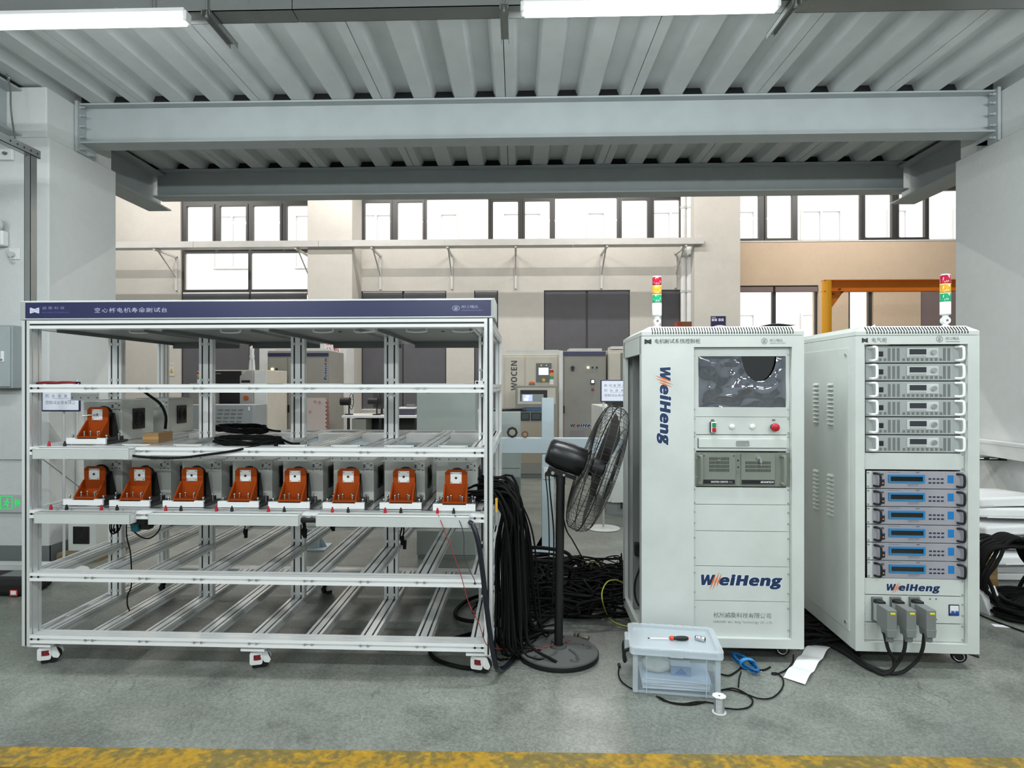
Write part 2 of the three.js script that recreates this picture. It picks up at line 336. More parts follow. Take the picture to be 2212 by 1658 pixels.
// ---- window wall at the back
const X = (px, d = WALLZ) => at(px, 829, d).x, Y = (py, d = WALLZ) => at(1115, py, d).y;
const SILL = Y(885), LTOP = Y(627), UBOT = Y(533), UTOP = 5.95;
const holes = {
  leftTall: [X(390), X(700), SILL, UTOP], upMid: [X(781), X(1473), UBOT, UTOP], upRight: [X(1585), X(2120), Y(525), UTOP],
  low1: [X(780), X(964), SILL, LTOP], low2: [X(1024), X(1076), SILL, LTOP], low3: [X(1175), X(1361), SILL, LTOP], low4: [X(1429), X(1471), SILL, LTOP],
  low5: [X(1585), X(1768), SILL, Y(619)], low6: [X(1833), X(1887), SILL, Y(621)], low7: [X(1989), X(2100), SILL, Y(622)],
};
const cut = (names) => names.map((n) => { const [a, b, c, d] = holes[n]; return new THREE.Path([[a, c], [a, d], [b, d], [b, c]].map(([x, y]) => new THREE.Vector2(x, y))); });
const SPLIT = X(1550);
structure('wall_back', holed(rectShape(-13, SPLIT, 0, 8.1), cut(['leftTall', 'upMid', 'low1', 'low2', 'low3', 'low4']), 0.3).translate(0, 0, -WALLZ - 0.3), M.wallWarm);
structure('wall_back_right', holed(rectShape(SPLIT, 13, 0, 8.1), cut(['upRight', 'low5', 'low6', 'low7']), 0.3).translate(0, 0, -WALLZ - 0.3), M.peach);
const pil = (x0, x1, n) => structure('trim_' + n, rspan(x0, x1, 0, 8.0, -WALLZ + 0.002, -13.5, 0.012), M.wallWarm);
pil(X(664, 13.5), X(760.5, 13.5), 10);
pil(X(1500, 13.5), X(1599.5, 13.5), 11);
// windows: one frame with rounded lights, a pane in each
let windowCount = 0;
function windowUnit(hole, panes, depth = WALLZ + 0.06) {
  const [x0, x1, y0, y1] = holes[hole], o = structGroup('window_' + (++windowCount)), f = [];
  const rects = panes.map(([a, b, t, u]) => [X(a, depth), X(b, depth), Y(u, depth), t === null ? y1 - 0.07 : Y(t, depth)]);
  part('window_frame', holed(rectShape(x0, x1, y0, y1), rects.map(([a, b, c, d]) => rectShape(a, b, c, d, 0.03)), 0.07).translate(0, 0, -depth - 0.07), M.frameDark, o);
  for (const [a, b, c, d] of rects) {
    part('pane', span(a - 0.005, b + 0.005, c - 0.005, d + 0.005, -depth - 0.04, -depth - 0.035), M.glass, o);
    if (b - a < 0.8 && y1 === UTOP) part('sash', holed(rectShape(a - 0.045, b + 0.045, c - 0.045, d + 0.045), [rectShape(a, b, c, d, 0.03)], 0.025).translate(0, 0, -depth - 0.001), M.frameDark, o);
  }
  part('window_sill', span(x0, x1, y0 - 0.015, y0 + 0.012, -WALLZ - 0.1, -WALLZ + 0.015), M.reveal, o);
  return o;
}
const up = (list, t, u, tb, ub) => list.map(([a, b, big]) => (big ? [a, b, tb, ub] : [a, b, t, u]));
windowUnit('leftTall', [[403, 460, 439, 532], [475, 532, 439, 532], [547, 605, 439, 532], [620, 677, 439, 532], [398, 536, 542, 622], [542, 690, 542, 622], [398, 536, 634, 880], [542, 690, 634, 880]]);
windowUnit('upMid', up([[788.5, 843], [858.8, 913], [921.7, 1054.5, 1], [1065, 1119], [1134, 1187.6], [1199, 1332.8, 1], [1343, 1398.4], [1412.5, 1467.6]], 434, 528, 428, 531));
windowUnit('upRight', up([[1586, 1639], [1656, 1711], [1723, 1858, 1], [1868, 1926], [1941, 1997], [2007, 2114, 1]], 426, 519, 420, 523));
windowUnit('low1', [[784, 868, 630, 881], [873, 960, 630, 881]]);
windowUnit('low2', [[1028, 1072, 630, 881]]);
windowUnit('low3', [[1179, 1265, 630, 881], [1270, 1357, 630, 881]]);
windowUnit('low4', [[1432, 1468, 630, 881]]);
windowUnit('low5', [[1588, 1668, 622, 881], [1676, 1761, 622, 881]]);
windowUnit('low6', [[1836, 1876, 624, 881]]);
windowUnit('low7', [[1992, 2097, 625, 881]]);
// roller blinds drawn down in the lower lights
function blind(a, b, top, bottom, label, m = M.blind) {
  const x0 = X(a), x1 = X(b), o = thing('roller_blind', label, 'blind', [(x0 + x1) / 2, Y(top), -WALLZ - 0.03], 0, 'roller blinds of the back wall'), h = Y(top) - Y(bottom), w = x1 - x0;
  part('fabric', span(-w / 2, w / 2, -h, 0, -0.004, 0.0), m, o);
  part('roller', cyl(0.022, w, 0, -0.005, -0.016, 'x', 12), M.white, o);
  part('bottom_bar', rspan(-w / 2, w / 2, -h - 0.02, -h, -0.007, 0.003), M.greyCab, o);
}
blind(394, 536.5, 629, 882, 'dark grey roller blind left of the mullion in the tall left window');
blind(541, 662, 629, 882, 'dark grey roller blind right of the mullion in the tall left window');
blind(783, 868, 628.5, 882, 'grey roller blind, leftmost in the wide window behind the test rack header');
blind(873, 962, 628.5, 882, 'grey roller blind, right half of the wide window behind the test rack header');
blind(1026, 1074, 628, 882, 'narrow grey roller blind in the slit window right of the test rack header');
blind(1177, 1265.5, 625, 882, 'grey roller blind left of the black cord in the middle window');
blind(1270, 1359, 625, 882, 'grey roller blind right of the black cord in the middle window');
blind(1431, 1469, 624, 882, 'narrow grey roller blind behind the left signal tower');
blind(1991, 2096, 624, 882, 'brownish roller blind behind the right signal tower', M.blindWarm);
// blind headboxes of the lights that stand open
for (const [a, b, l] of [[1588, 1670, 'rolled-up blind box over the left pane of the bright right window'], [1675, 1766, 'rolled-up blind box over the right pane of the bright right window'], [1835, 1885, 'rolled-up blind box over the narrow window right of the orange post']]) {
  const m = part('blind_box', rspan(X(a), X(b), Y(633), Y(622), -WALLZ - 0.055, -WALLZ + 0.01, 0.01), M.blindWarm); tag(m, l, 'blind box');
}
// building across the street
{
  const o = thing('opposite_building', 'pale overexposed building across the street with tall windows', 'building', [0, 0, -34]);
  part('wall', span(-30, 34, -1, 12.5, -3, 0), powder('#e3e2de', 0.9), o);
  const fr = std('#c3c4c4', 0.6), sp = std('#cfd1d1', 0.8), gl = std('#dadfe2', 0.2);
  for (let i = -7; i < 9; i++) for (const y of [1.2, 6.6]) {
    const x = i * 3.9 + 0.3, w = i % 2 ? 1.0 : 2.1;
    const f = part('window', holed(rectShape(-w / 2, w / 2, 0, 2.9), i % 2 ? [rectShape(-w / 2 + 0.1, w / 2 - 0.1, 0.1, 2.8)] : [rectShape(-w / 2 + 0.1, -0.06, 0.1, 2.8), rectShape(0.06, w / 2 - 0.1, 0.1, 2.8)], 0.16), fr, o);
    f.position.set(x, y + 1.0, 0);
    const p = part('pane', span(-w / 2 + 0.05, w / 2 - 0.05, 0.05, 2.85, 0.03, 0.05), gl, f); p.castShadow = false;
    const s = part('spandrel', span(x - w / 2, x + w / 2, y - 0.1, y + 0.95, 0, 0.05), sp, o); s.castShadow = false;
  }
}
structure('ground', span(-60, 60, -0.6, -0.25, -60, -WALLZ - 0.42), std('#b9b9b4', 0.9));

// ---------------------------------------------------------------- lamps
function batten(label, x, y, z, radiance = LAMP, color = LAMP_COLOR, len = 1.18, group, top = 3.85) {
  const o = thing('led_batten', label, 'lamp', [x, y, z], 0, group);
  part('housing', [rb(len + 0.02, 0.022, 0.06, 0, 0.04, 0, 0.005), rb(0.022, 0.05, 0.055, -len / 2 - 0.01, 0.015, 0, 0.006), rb(0.022, 0.05, 0.055, len / 2 + 0.01, 0.015, 0, 0.006)], M.white, o);
  const t = part('diffuser', cyl(0.031, len, 0, 0.006, 0, 'x', 20), std('#ffffff', 0.4, 0, { emissive: color, emissiveIntensity: 5 }), o);
  t.castShadow = false;
  part('suspension_rod', [-1, 1].map((s) => cyl(0.004, top - y - 0.045, s * len * 0.36, (top - y - 0.045) / 2 + 0.05, 0, 'y', 6)), M.galv, o);
  for (const a of [-0.85, 0.85]) {                            // the two lower flanks of the round diffuser
    const l = new THREE.RectAreaLight(color, radiance, len, 0.055);
    l.position.set(0, 0.006 - 0.036 * Math.cos(a), 0.036 * Math.sin(a));
    l.lookAt(0, -10 * Math.cos(a) + l.position.y, 10 * Math.sin(a) + l.position.z);
    o.add(l);
  }
  return o;
}
batten('lit white tube lamp under the trunking, cut by the top left corner', -2.215, 3.19, -3.08);
batten('lit white tube lamp under the trunking, above the fan', 0.63, 3.19, -3.06);
batten('lit tube lamp continuing the row on the right outside the frame', 3.47, 3.19, -3.04);
const LR = 'tube lamps behind the viewer';
for (const z of [-0.2, 2.8]) for (const x of [-3.6, -0.8, 2.0, 4.6]) batten('lit tube lamp of the rows behind the viewer', x, 3.19, z, LAMP, LAMP_COLOR, 1.18, LR);
for (const z of [-9.4, -12]) for (const x of [-8, -3, 2, 7]) batten('lit tube lamp high in the window hall', x, 6.4, z, HALL_LAMP * 2, HALL_COLOR, 2.4, 'hall tube lamps', 8.0);
// trunking that carries the near row
{
  const o = thing('cable_trunking', 'galvanised steel cable trunking hung under the deck along the lamp row', 'trunking', [0, 3.245, -3.155]);
  for (let i = -2; i < 3; i++) part('trunking_length', [span(i * 2.2 - 1.098, i * 2.2 + 1.098, 0, 0.004, -0.055, 0.055), span(i * 2.2 - 1.098, i * 2.2 + 1.098, 0, 0.11, 0.052, 0.055), span(i * 2.2 - 1.098, i * 2.2 + 1.098, 0, 0.11, -0.055, -0.052), span(i * 2.2 - 1.098, i * 2.2 + 1.098, 0.107, 0.11, -0.055, 0.055)], M.tray, o);
  for (const x of [-1.52, -0.06, 1.33]) {
    part('strut_hanger', [span(x - 0.021, x - 0.018, -0.03, -0.002, -0.24, 0.08), span(x + 0.018, x + 0.021, -0.03, -0.002, -0.24, 0.08), span(x - 0.021, x + 0.021, -0.005, -0.002, -0.24, 0.08)], M.galv, o);
    part('threaded_rod', cyl(0.005, 0.55, x, 0.25, 0.066, 'y', 8), M.galv, o);
    part('rod_nut', cyl(0.011, 0.012, x, -0.034, 0.066, 'y', 6), M.galv, o);
  }
}

// ================================================================ the aluminium test rack
function slotted(w, h, cols, rows) {                         // extrusion outline with T-slots: cols on the long faces, rows on the short ones
  const p = [], g = 0.0045, d = 0.014;
  const xs = cols === 2 ? [-w / 4, w / 4] : [0], ys = rows === 2 ? [-h / 4, h / 4] : [0];
  p.push([-w / 2, -h / 2]); for (const c of xs) p.push([c - g, -h / 2], [c - g, -h / 2 + d], [c + g, -h / 2 + d], [c + g, -h / 2]);
  p.push([w / 2, -h / 2]); for (const c of ys) p.push([w / 2, c - g], [w / 2 - d, c - g], [w / 2 - d, c + g], [w / 2, c + g]);
  p.push([w / 2, h / 2]); for (const c of [...xs].reverse()) p.push([c + g, h / 2], [c + g, h / 2 - d], [c - g, h / 2 - d], [c - g, h / 2]);
  p.push([-w / 2, h / 2]); for (const c of [...ys].reverse()) p.push([-w / 2, c + g], [-w / 2 + d, c + g], [-w / 2 + d, c - g], [-w / 2, c - g]);
  return p;
}
const P44 = slotted(0.04, 0.04, 1, 1), P84 = slotted(0.08, 0.04, 2, 1), P48 = slotted(0.04, 0.08, 1, 2);
const barZ = (p, x, y, z0, z1) => poly(p, z1 - z0).translate(x, y, z0);
const barX = (p, x0, x1, y, z) => poly(p, x1 - x0).rotateY(PI / 2).translate(x0, y, z);       // outline x runs to -z
const barY = (p, x, y0, y1, z) => poly(p, y1 - y0).rotateX(-PI / 2).translate(x, y0, z);
const RW = 2.347, RD = 1.25;
const rack = thing('test_rack', 'large silver aluminium profile test rack with dark blue header on white casters', 'rack', [-2.462, 0, -3.102], -0.014);
const RACKBARS = Array.from({ length: 9 }, (_, i) => 0.07 + 0.2757 * i), LEVELS = [0.14, 0.45, 0.763, 1.078, 1.388];
{
  for (const [x, z] of [[0.02, -0.04], [RW - 0.02, -0.04], [0.02, -RD + 0.04], [RW - 0.02, -RD + 0.04]]) {
    const post = part('corner_post', barY(P48, x, 0.106, 1.726, z), M.alum, rack);
    if (z > -0.1) part('slot_cover', span(x - 0.004, x + 0.004, 0.108, 1.724, -0.0055, -0.0015), M.black, post);
  }
  for (const y of LEVELS) {
    const fr = part('front_rail', barX(P84, 0.04, RW - 0.04, y, -0.04), M.alumBright, rack);
    if (y < 0.6) part('slot_cover', [-0.02, -0.06].map((z) => span(0.04, RW - 0.04, y + 0.012, y + 0.0165, z - 0.0046, z + 0.0046)), M.black, fr);
    part('back_rail', barX(P84, 0.04, RW - 0.04, y, -RD + 0.04), M.alum, rack);
    for (const x of [0.02, RW - 0.02]) part('side_rail', barZ(P44, x, y, -RD + 0.08, -0.08), M.alum, rack);
    RACKBARS.forEach((x, i) => {
      const b = part('cross_bar', barZ(P84, x, y, -RD + 0.08, -0.08), M.alum, rack);
      if (y < 1.2) part('slot_cover', [-0.02, 0.02].map((s) => span(x + s - 0.0046, x + s + 0.0046, y + 0.012, y + 0.0165, -RD + 0.08, -0.08)), M.black, b);
    });
    const b = [];
    RACKBARS.forEach((x, i) => { if (i > 0 && i < 8) for (const s of [-0.018, 0.018]) b.push(cyl(0.0066, 0.005, x + s, y + 0.001, 0.0005, 'z', 12)); });
    part('rail_screws', b, M.steelBolt, rack);
    const hx = []; for (const x of [0.05, 0.085, RW - 0.085, RW - 0.05]) hx.push(cyl(0.0055, 0.003, x, y + 0.001, 0.0005, 'z', 8));
    part('socket_holes', hx, M.black, rack);
  }
  const top = part('front_rail', barX(P84, 0.04, RW - 0.04, 1.705, -0.04), M.alumBright, rack);
  part('slot_cover', span(0.04, RW - 0.04, 1.7005, 1.7095, -0.0055, -0.001), M.black, top);
  part('back_rail', barX(P84, 0.04, RW - 0.04, 1.705, -RD + 0.04), M.alum, rack);
  for (const x of [0.02, RW - 0.02]) part('side_rail', barZ(P44, x, 1.705, -RD + 0.08, -0.08), M.alum, rack);
  // inner posts with round connectors in their slots
  for (const i of [0, 2, 4, 6, 8]) {
    const x = RACKBARS[i], post = part('inner_post', barY(P84, x, 0.16, 1.685, -0.635), M.alumBright, rack), c = [], s = [];
    for (const y of [...LEVELS, 1.69]) for (const k of [-0.02, 0.02]) for (const e of [-0.045, 0.045]) if (y + e > 0.165 && y + e < 1.68) c.push(cyl(0.0085, 0.004, x + k, y + e, -0.614, 'z', 12));
    part('slot_connectors', c, M.steelBolt, post);
    for (const k of [-0.02, 0.02]) s.push(span(x + k - 0.004, x + k + 0.004, 0.17, 1.68, -0.6215, -0.618));
    part('slot_cover', s, M.black, post);
  }
  // roof: sheet trays between the bars with pull handles on their undersides
  RACKBARS.forEach((x, i) => { if (i % 2 === 0) part('roof_bar', barZ(P84, x, 1.705, -RD + 0.08, -0.08), M.alum, rack); });
  for (let i = 0; i < 8; i += 2) {
    const x0 = RACKBARS[i] + 0.045, x1 = RACKBARS[i + 2] - 0.045;
    const t = part('roof_tray', [span(x0, x1, 1.69, 1.693, -RD + 0.085, -0.085), span(x0, x0 + 0.003, 1.672, 1.69, -RD + 0.085, -0.085), span(x1 - 0.003, x1, 1.672, 1.69, -RD + 0.085, -0.085), span(x0, x1, 1.65, 1.69, -RD + 0.085, -RD + 0.088)], M.panelGrey, rack);
    const h = []; for (const [u, z] of [[0.12, -0.09], [0.3, -0.3], [0.45, -0.5]]) h.push(bx(0.016, 0.003, 0.009, x0 + u, 1.688, z));
    part('tray_slots', h, M.black, t);
  }
  for (const px of [301, 498, 698, 787, 900, 1000]) {
    const p = loc(rack, px, 714, -0.13);
    part('pull_handle', [tube([[p.x - 0.05, 1.688, -0.13], [p.x - 0.048, 1.676, -0.13], [p.x, 1.672, -0.13], [p.x + 0.048, 1.676, -0.13], [p.x + 0.05, 1.688, -0.13]], 0.0042, 20, 7)], M.alumBright, rack);
  }
  // header
  const head = part('header', [rspan(-0.006, RW + 0.012, 1.727, 1.823, -0.24, 0.004, 0.004)], powder('#b6bbb9', 0.45), rack);
  const hx = [loc(rack, 54, 670, 0.008).x, loc(rack, 1060.5, 670, 0.008).x];
  part('header_sign', new THREE.PlaneGeometry(hx[1] - hx[0], 0.079).translate((hx[0] + hx[1]) / 2, 1.7745, 0.0062), std('#ffffff', 0.3, 0, { map: T.banner }), head, true);
  part('sign_edge', [span(hx[0] - 0.004, hx[1] + 0.004, 1.731, 1.735, 0, 0.008), span(hx[0] - 0.004, hx[1] + 0.004, 1.814, 1.818, 0, 0.008)], M.alum, head);
  // casters, white shell with a red adjusting wheel
  const shell = holed(rectShape(-0.03, 0.03, 0, 0.062, 0.012), [rectShape(-0.012, 0.024, 0.02, 0.048)], 0.05);
  for (const [x, z, r] of [[0.075, -0.07, 0.35], [RW / 2 - 0.01, -0.07, 0.3], [RW - 0.07, -0.07, -0.25], [0.06, -RD + 0.07, 2.6], [RW / 2, -RD + 0.07, 2.2], [RW - 0.06, -RD + 0.07, 2.9]]) {
    const c = new THREE.Group(); c.name = 'caster'; c.position.set(x, 0, z); rack.add(c);
    part('plate', rspan(-0.06, 0.06, 0.094, 0.108, -0.055, 0.055, 0.002), M.alumBright, c);
    const b = part('shell', [shell.clone().translate(0, 0.022, -0.01), cyl(0.02, 0.016, 0, 0.09, 0, 'y', 20), poly([[0.02, 0.085], [0.05, 0.085], [0.068, 0.04], [0.06, 0.026], [0.04, 0.03], [0.02, 0.055]], 0.006).translate(0, 0, 0.03), poly([[0.02, 0.085], [0.05, 0.085], [0.068, 0.04], [0.06, 0.026], [0.04, 0.03], [0.02, 0.055]], 0.006).translate(0, 0, -0.03)], M.white, c);
    b.rotation.y = r;
    const w = part('adjusting_wheel', [cyl(0.021, 0.034, 0.004, 0.056, 0.016, 'y', 20)], std('#7a1420', 0.45), c); w.rotation.y = r;
    const k = part('wheel', [cyl(0.031, 0.05, 0.03, 0.031, 0, 'z', 24), cyl(0.02, 0.02, -0.002, 0.012, 0.01, 'y', 20)], M.rubber, c); k.rotation.y = r;
  }
  // white sheet covers hung on the station shelves, with their binding posts
  const sheet = (a, b, y, z) => [poly([[-0.02, 0.022], [0.05, 0.006], [0.05, -0.036], [0.047, -0.036], [0.047, 0.004], [-0.02, 0.019]], 1).scale(1, 1, 1).rotateY(-PI / 2).scale(-1, 1, 1)];
  function cover(pxa, pxb, level, pyMid) {
    const x0 = loc(rack, pxa, pyMid, 0.05).x, x1 = loc(rack, pxb, pyMid, 0.05).x, y = LEVELS[level];
    return part('shelf_cover', [span(x0, x1, y + 0.019, y + 0.0225, -0.035, 0.012), bx(x1 - x0, 0.003, 0.042, (x0 + x1) / 2, y + 0.0135, 0.031).rotateX(0), span(x0, x1, y - 0.034, y + 0.014, 0.049, 0.052), span(x0, x0 + 0.002, y - 0.034, y + 0.02, 0.0, 0.052), span(x1 - 0.002, x1, y - 0.034, y + 0.02, 0.0, 0.052)], M.coverGrey, rack);
  }
  cover(70, 279, 3, 978); cover(74, 281, 2, 1118); cover(320, 645, 2, 1120); cover(682, 1014, 2, 1124);
  for (const [px, py, red] of [[106, 967, 1], [140, 967, 0], [110, 1101, 1], [144, 1101, 0], [219, 1102, 1], [253, 1103, 0], [358, 1104, 1], [391, 1105, 0], [468, 1106, 1], [501, 1107, 0], [580, 1107, 1], [614, 1108, 0], [718, 1108, 1], [752, 1108, 0], [832, 1109, 1], [866, 1109, 0], [945, 1110, 1], [980, 1110, 0]]) {
    const p = loc(rack, px, py, 0.0), y = LEVELS[py < 1000 ? 3 : 2] + 0.0225;
    const b = part('binding_post', [cyl(0.008, 0.016, p.x, y + 0.009, 0.0, 'y', 12, 0.007), cyl(0.004, 0.01, p.x, y + 0.021, 0.0, 'y', 8)], red ? M.red : M.black, rack);
    b.userData.label = red ? 'red binding post' : 'black binding post';
  }
  const pins = []; for (const px of [123, 153, 126, 157, 236, 266, 373, 480]) { const p = loc(rack, px, 1103, 0.01); pins.push(cyl(0.004, 0.014, p.x, LEVELS[2] + 0.029, 0.01, 'y', 8)); }
  part('terminal_pins', pins, M.steelBolt, rack);
  // steel guide strip behind the covers
  part('guide_strip', [span(0.05, RW - 0.06, 0.784, 0.789, -0.06, -0.04), span(0.05, RW - 0.06, 0.7835, 0.785, -0.1, -0.062)], M.steelBolt, rack);
  // sheet trays between bars: front and rear lips
  for (const [lv, slots] of [[3, [0, 1, 2, 3, 4, 5, 6, 7]], [4, [0]]]) for (const i of slots) {
    const c = (RACKBARS[i] + RACKBARS[i + 1]) / 2, y = LEVELS[lv];
    const t = part('cable_tray', [span(c - 0.075, c + 0.075, y - 0.062, y + 0.02, -0.165, -0.162), span(c - 0.095, c + 0.095, y - 0.064, y - 0.062, -0.24, -0.162)], M.white, rack);
    part('rear_tray', [span(c - 0.095, c + 0.095, y + 0.019, y + 0.021, -0.99, -0.86), span(c - 0.095, c + 0.095, y - 0.03, y + 0.02, -0.86, -0.858)], M.white, rack);
    const h = []; for (const s of [-0.067, -0.02, 0.02, 0.067]) h.push(cyl(0.003, 0.002, c + s, y - 0.05, -0.1615, 'z', 8)); for (const s of [-0.067, 0.067]) h.push(cyl(0.0032, 0.002, c + s, y + 0.012, -0.1615, 'z', 8));
    part('tray_holes', h, M.black, t);
  }
  part('loose_sheet', [span(0.9, 1.2, 1.409, 1.4115, -0.5, -0.1), span(1.3, 1.6, 1.409, 1.412, -0.45, -0.06), span(1.85, 2.2, 1.409, 1.4125, -0.5, -0.1)], M.coverGrey, rack);
}
// ---- equipment boxes and motor stands on the shelves
function makeBox(name, label, pos, turn, group, lampside = 1) {
  const o = thing(name, label, 'equipment box', pos, turn, group), w = 0.217, h = 0.222, d = 0.3;
  part('body', rspan(-w / 2, w / 2, 0, h, -d, 0, 0.004), M.boxGrey, o);
  const g = part('fan_grille', [holed(rectShape(-0.055, 0.055, -0.058, 0.058, 0.004), [], 0.006).rotateY(PI / 2).translate(w / 2, 0.115, -d / 2), ], M.black, o);
  const ribs = []; for (const r of [0.016, 0.03, 0.044]) ribs.push(new THREE.TorusGeometry(r, 0.0016, 5, 24).rotateY(PI / 2).translate(w / 2 + 0.008, 0.115, -d / 2));
  part('grille_rings', ribs, M.blackMetal, g);
  const p = part('socket_plate', [rspan(0.05, 0.103, 0.165, 0.207, 0, 0.003, 0.001), cyl(0.012, 0.007, 0.077, 0.19, 0.004, 'z', 6)], M.white, o);
  part('plate_fittings', [bx(0.009, 0.018, 0.005, 0.059, 0.19, 0.004), bx(0.008, 0.01, 0.005, 0.096, 0.195, 0.004), bx(0.012, 0.004, 0.005, 0.078, 0.203, 0.004)], M.plug, p);
  part('plate_screws', [cyl(0.003, 0.003, 0.056, 0.17, 0.004, 'z', 8), cyl(0.003, 0.003, 0.097, 0.17, 0.004, 'z', 8), bx(0.02, 0.003, 0.001, 0.076, 0.172, 0.0035)], M.blackMetal, p);
  return o;
}
function makeStand(name, label, pos, turn, group) {
  const o = thing(name, label, 'motor stand', pos, turn, group);
  part('base_plate', [rspan(-0.105, 0.105, 0, 0.012, -0.19, -0.012, 0.002), rspan(-0.085, 0.085, 0.012, 0.03, -0.18, -0.03, 0.002)], M.darkPlate, o);
  part('front_bar', [rspan(-0.105, 0.105, 0, 0.027, -0.012, 0, 0.0015), rspan(-0.105, -0.058, 0.027, 0.032, -0.02, 0, 0.001), rspan(0.058, 0.105, 0.027, 0.032, -0.02, 0, 0.001)], M.alumBright, o);
  const f = 0.03;
  const c = 0.014, hw = 0.0565;
  part('orange_bracket', [rspan(-0.062, 0.062, f, f + 0.009, -0.1, -0.016, 0.002), poly([[-hw, f], [hw, f], [hw, f + 0.158 - c], [hw - c, f + 0.158], [-hw + c, f + 0.158], [-hw, f + 0.158 - c]], 0.009).translate(0, 0, -0.1),
    ...[-1, 1].map((s) => poly([[0, f], [0.075, f], [0.075, f + 0.012], [0.006, f + 0.088], [0, f + 0.088]], 0.007).rotateY(-PI / 2).translate(s * 0.056 + 0.0035, 0, -0.092))], M.orange, o);
  const wp = part('motor_plate', rspan(-0.0285, 0.0285, f + 0.089, f + 0.147, -0.091, -0.086, 0.002), M.white, o);
  part('shaft_hole', cyl(0.006, 0.002, 0, f + 0.118, -0.0852, 'z', 14), M.black, wp);
  part('plate_screws', [-1, 1].flatMap((a) => [-1, 1].map((b) => cyl(0.003, 0.002, a * 0.0225, f + 0.118 + b * 0.0225, -0.0855, 'z', 8))), std('#b5583a', 0.4, 0.4), wp);
  part('bracket_bolts', [[-0.036, -0.04], [-0.024, -0.07], [0.024, -0.07], [0.036, -0.04]].map(([x, z]) => join([cyl(0.0035, 0.02, x, f + 0.018, z, 'y', 8), ball(0.0055, x, f + 0.03, z, 8)])), M.steelBolt, o);
  part('base_bolts', [[-0.09, -0.03], [-0.09, -0.13], [-0.075, -0.15], [0.09, -0.03], [0.09, -0.13], [0.075, -0.16]].map(([x, z]) => join([cyl(0.0038, 0.028, x, 0.026, z, 'y', 8), ball(0.0065, x, 0.042, z, 8)])), M.steelBolt, o);
  // black rear bracket with a rounded head and backward gussets, the bare motor between the two
  const arch = new THREE.Shape(); arch.moveTo(-0.05, f); arch.lineTo(0.05, f); arch.lineTo(0.05, f + 0.05); arch.lineTo(0.046, f + 0.116); arch.absarc(0, f + 0.116, 0.046, 0, PI, false); arch.lineTo(-0.05, f + 0.05); arch.lineTo(-0.05, f);
  part('black_bracket', [new THREE.ExtrudeGeometry(arch, { depth: 0.008, bevelEnabled: false, curveSegments: 14 }).translate(0, 0, -0.148), ...[-1, 1].map((s) => poly([[0, f], [0.045, f], [0.045, f + 0.01], [0.01, f + 0.125], [0, f + 0.125]], 0.006).rotateY(PI / 2).translate(s * 0.047 - 0.003, 0, -0.148))], M.blackMetal, o);
  part('motor_body', [cyl(0.036, 0.045, 0, f + 0.118, -0.1235, 'z', 28)], M.steelBolt, o);
  return o;
}
const ORD = ['first', 'second', 'third', 'fourth', 'fifth', 'sixth', 'seventh', 'eighth'];
const rackPoint = (lx, y, lz) => { rack.updateMatrixWorld(true); return V(lx, y, lz).applyMatrix4(rack.matrixWorld).toArray(); };
{
  const GB = 'equipment boxes of the station shelf', GS = 'orange motor stands of the station shelf', deck = 0.784;
  let box0, stand0;
  // px of box left edge, of the white motor plate's middle, stand front depth
  [[180, 203, -0.1], [284, 301, -0.075], [393, 414, -0.078], [502, 530, -0.078], [611, 637, -0.07], [720, 752, -0.068], [830, 872, -0.078], [942, 985, -0.052]].forEach(([bp, sp, zf], i) => {
    const bz = -0.297, x = loc(rack, bp, 1040, bz).x + 0.109, lb = 'grey equipment box ' + ORD[i] + ' from the left on the station shelf, behind its orange stand';
    const p = rackPoint(x, deck, bz);
    if (!i) box0 = makeBox('equipment_box', lb, p, -0.014, GB); else copyOf(box0, 'equipment_box', lb, p);
    const sx = loc(rack, sp, 1040, zf - 0.086).x, ls = 'orange motor stand ' + ORD[i] + ' from the left in the row on the station shelf', q = rackPoint(sx, deck + 0.005, zf);
    if (!i) stand0 = makeStand('motor_stand', ls, q, -0.014, GS); else copyOf(stand0, 'motor_stand', ls, q);
    const r = rackPoint(x + 0.02, deck, -0.82);
    copyOf(box0, 'equipment_box', 'shaded rear equipment box behind the ' + ORD[i] + ' box of the station shelf', r).userData.group = 'rear equipment boxes';
  });
  const x = loc(rack, 180, 900, -0.33).x + 0.109;
  copyOf(box0, 'equipment_box', 'grey equipment box with black fan alone on the upper shelf, behind the single orange stand', rackPoint(x, 1.099, -0.33)).userData.group = undefined;
  copyOf(box0, 'equipment_box', 'second grey equipment box farther back on the upper shelf with a black hose', rackPoint(loc(rack, 364, 900, -0.84).x - 0.1085, 1.099, -0.84)).userData.group = undefined;
  const s = copyOf(stand0, 'motor_stand', 'single orange motor stand with a key-like lever on the upper shelf', rackPoint(loc(rack, 205, 900, -0.19).x, 1.1, -0.12)); s.userData.group = undefined;
  const lever = part('lever', [tube([[0.0, 0.148, -0.085], [0.0, 0.147, -0.06], [-0.02, 0.147, -0.045], [-0.045, 0.144, -0.04]], 0.0045, 12, 6)], M.steelBolt, s);
}

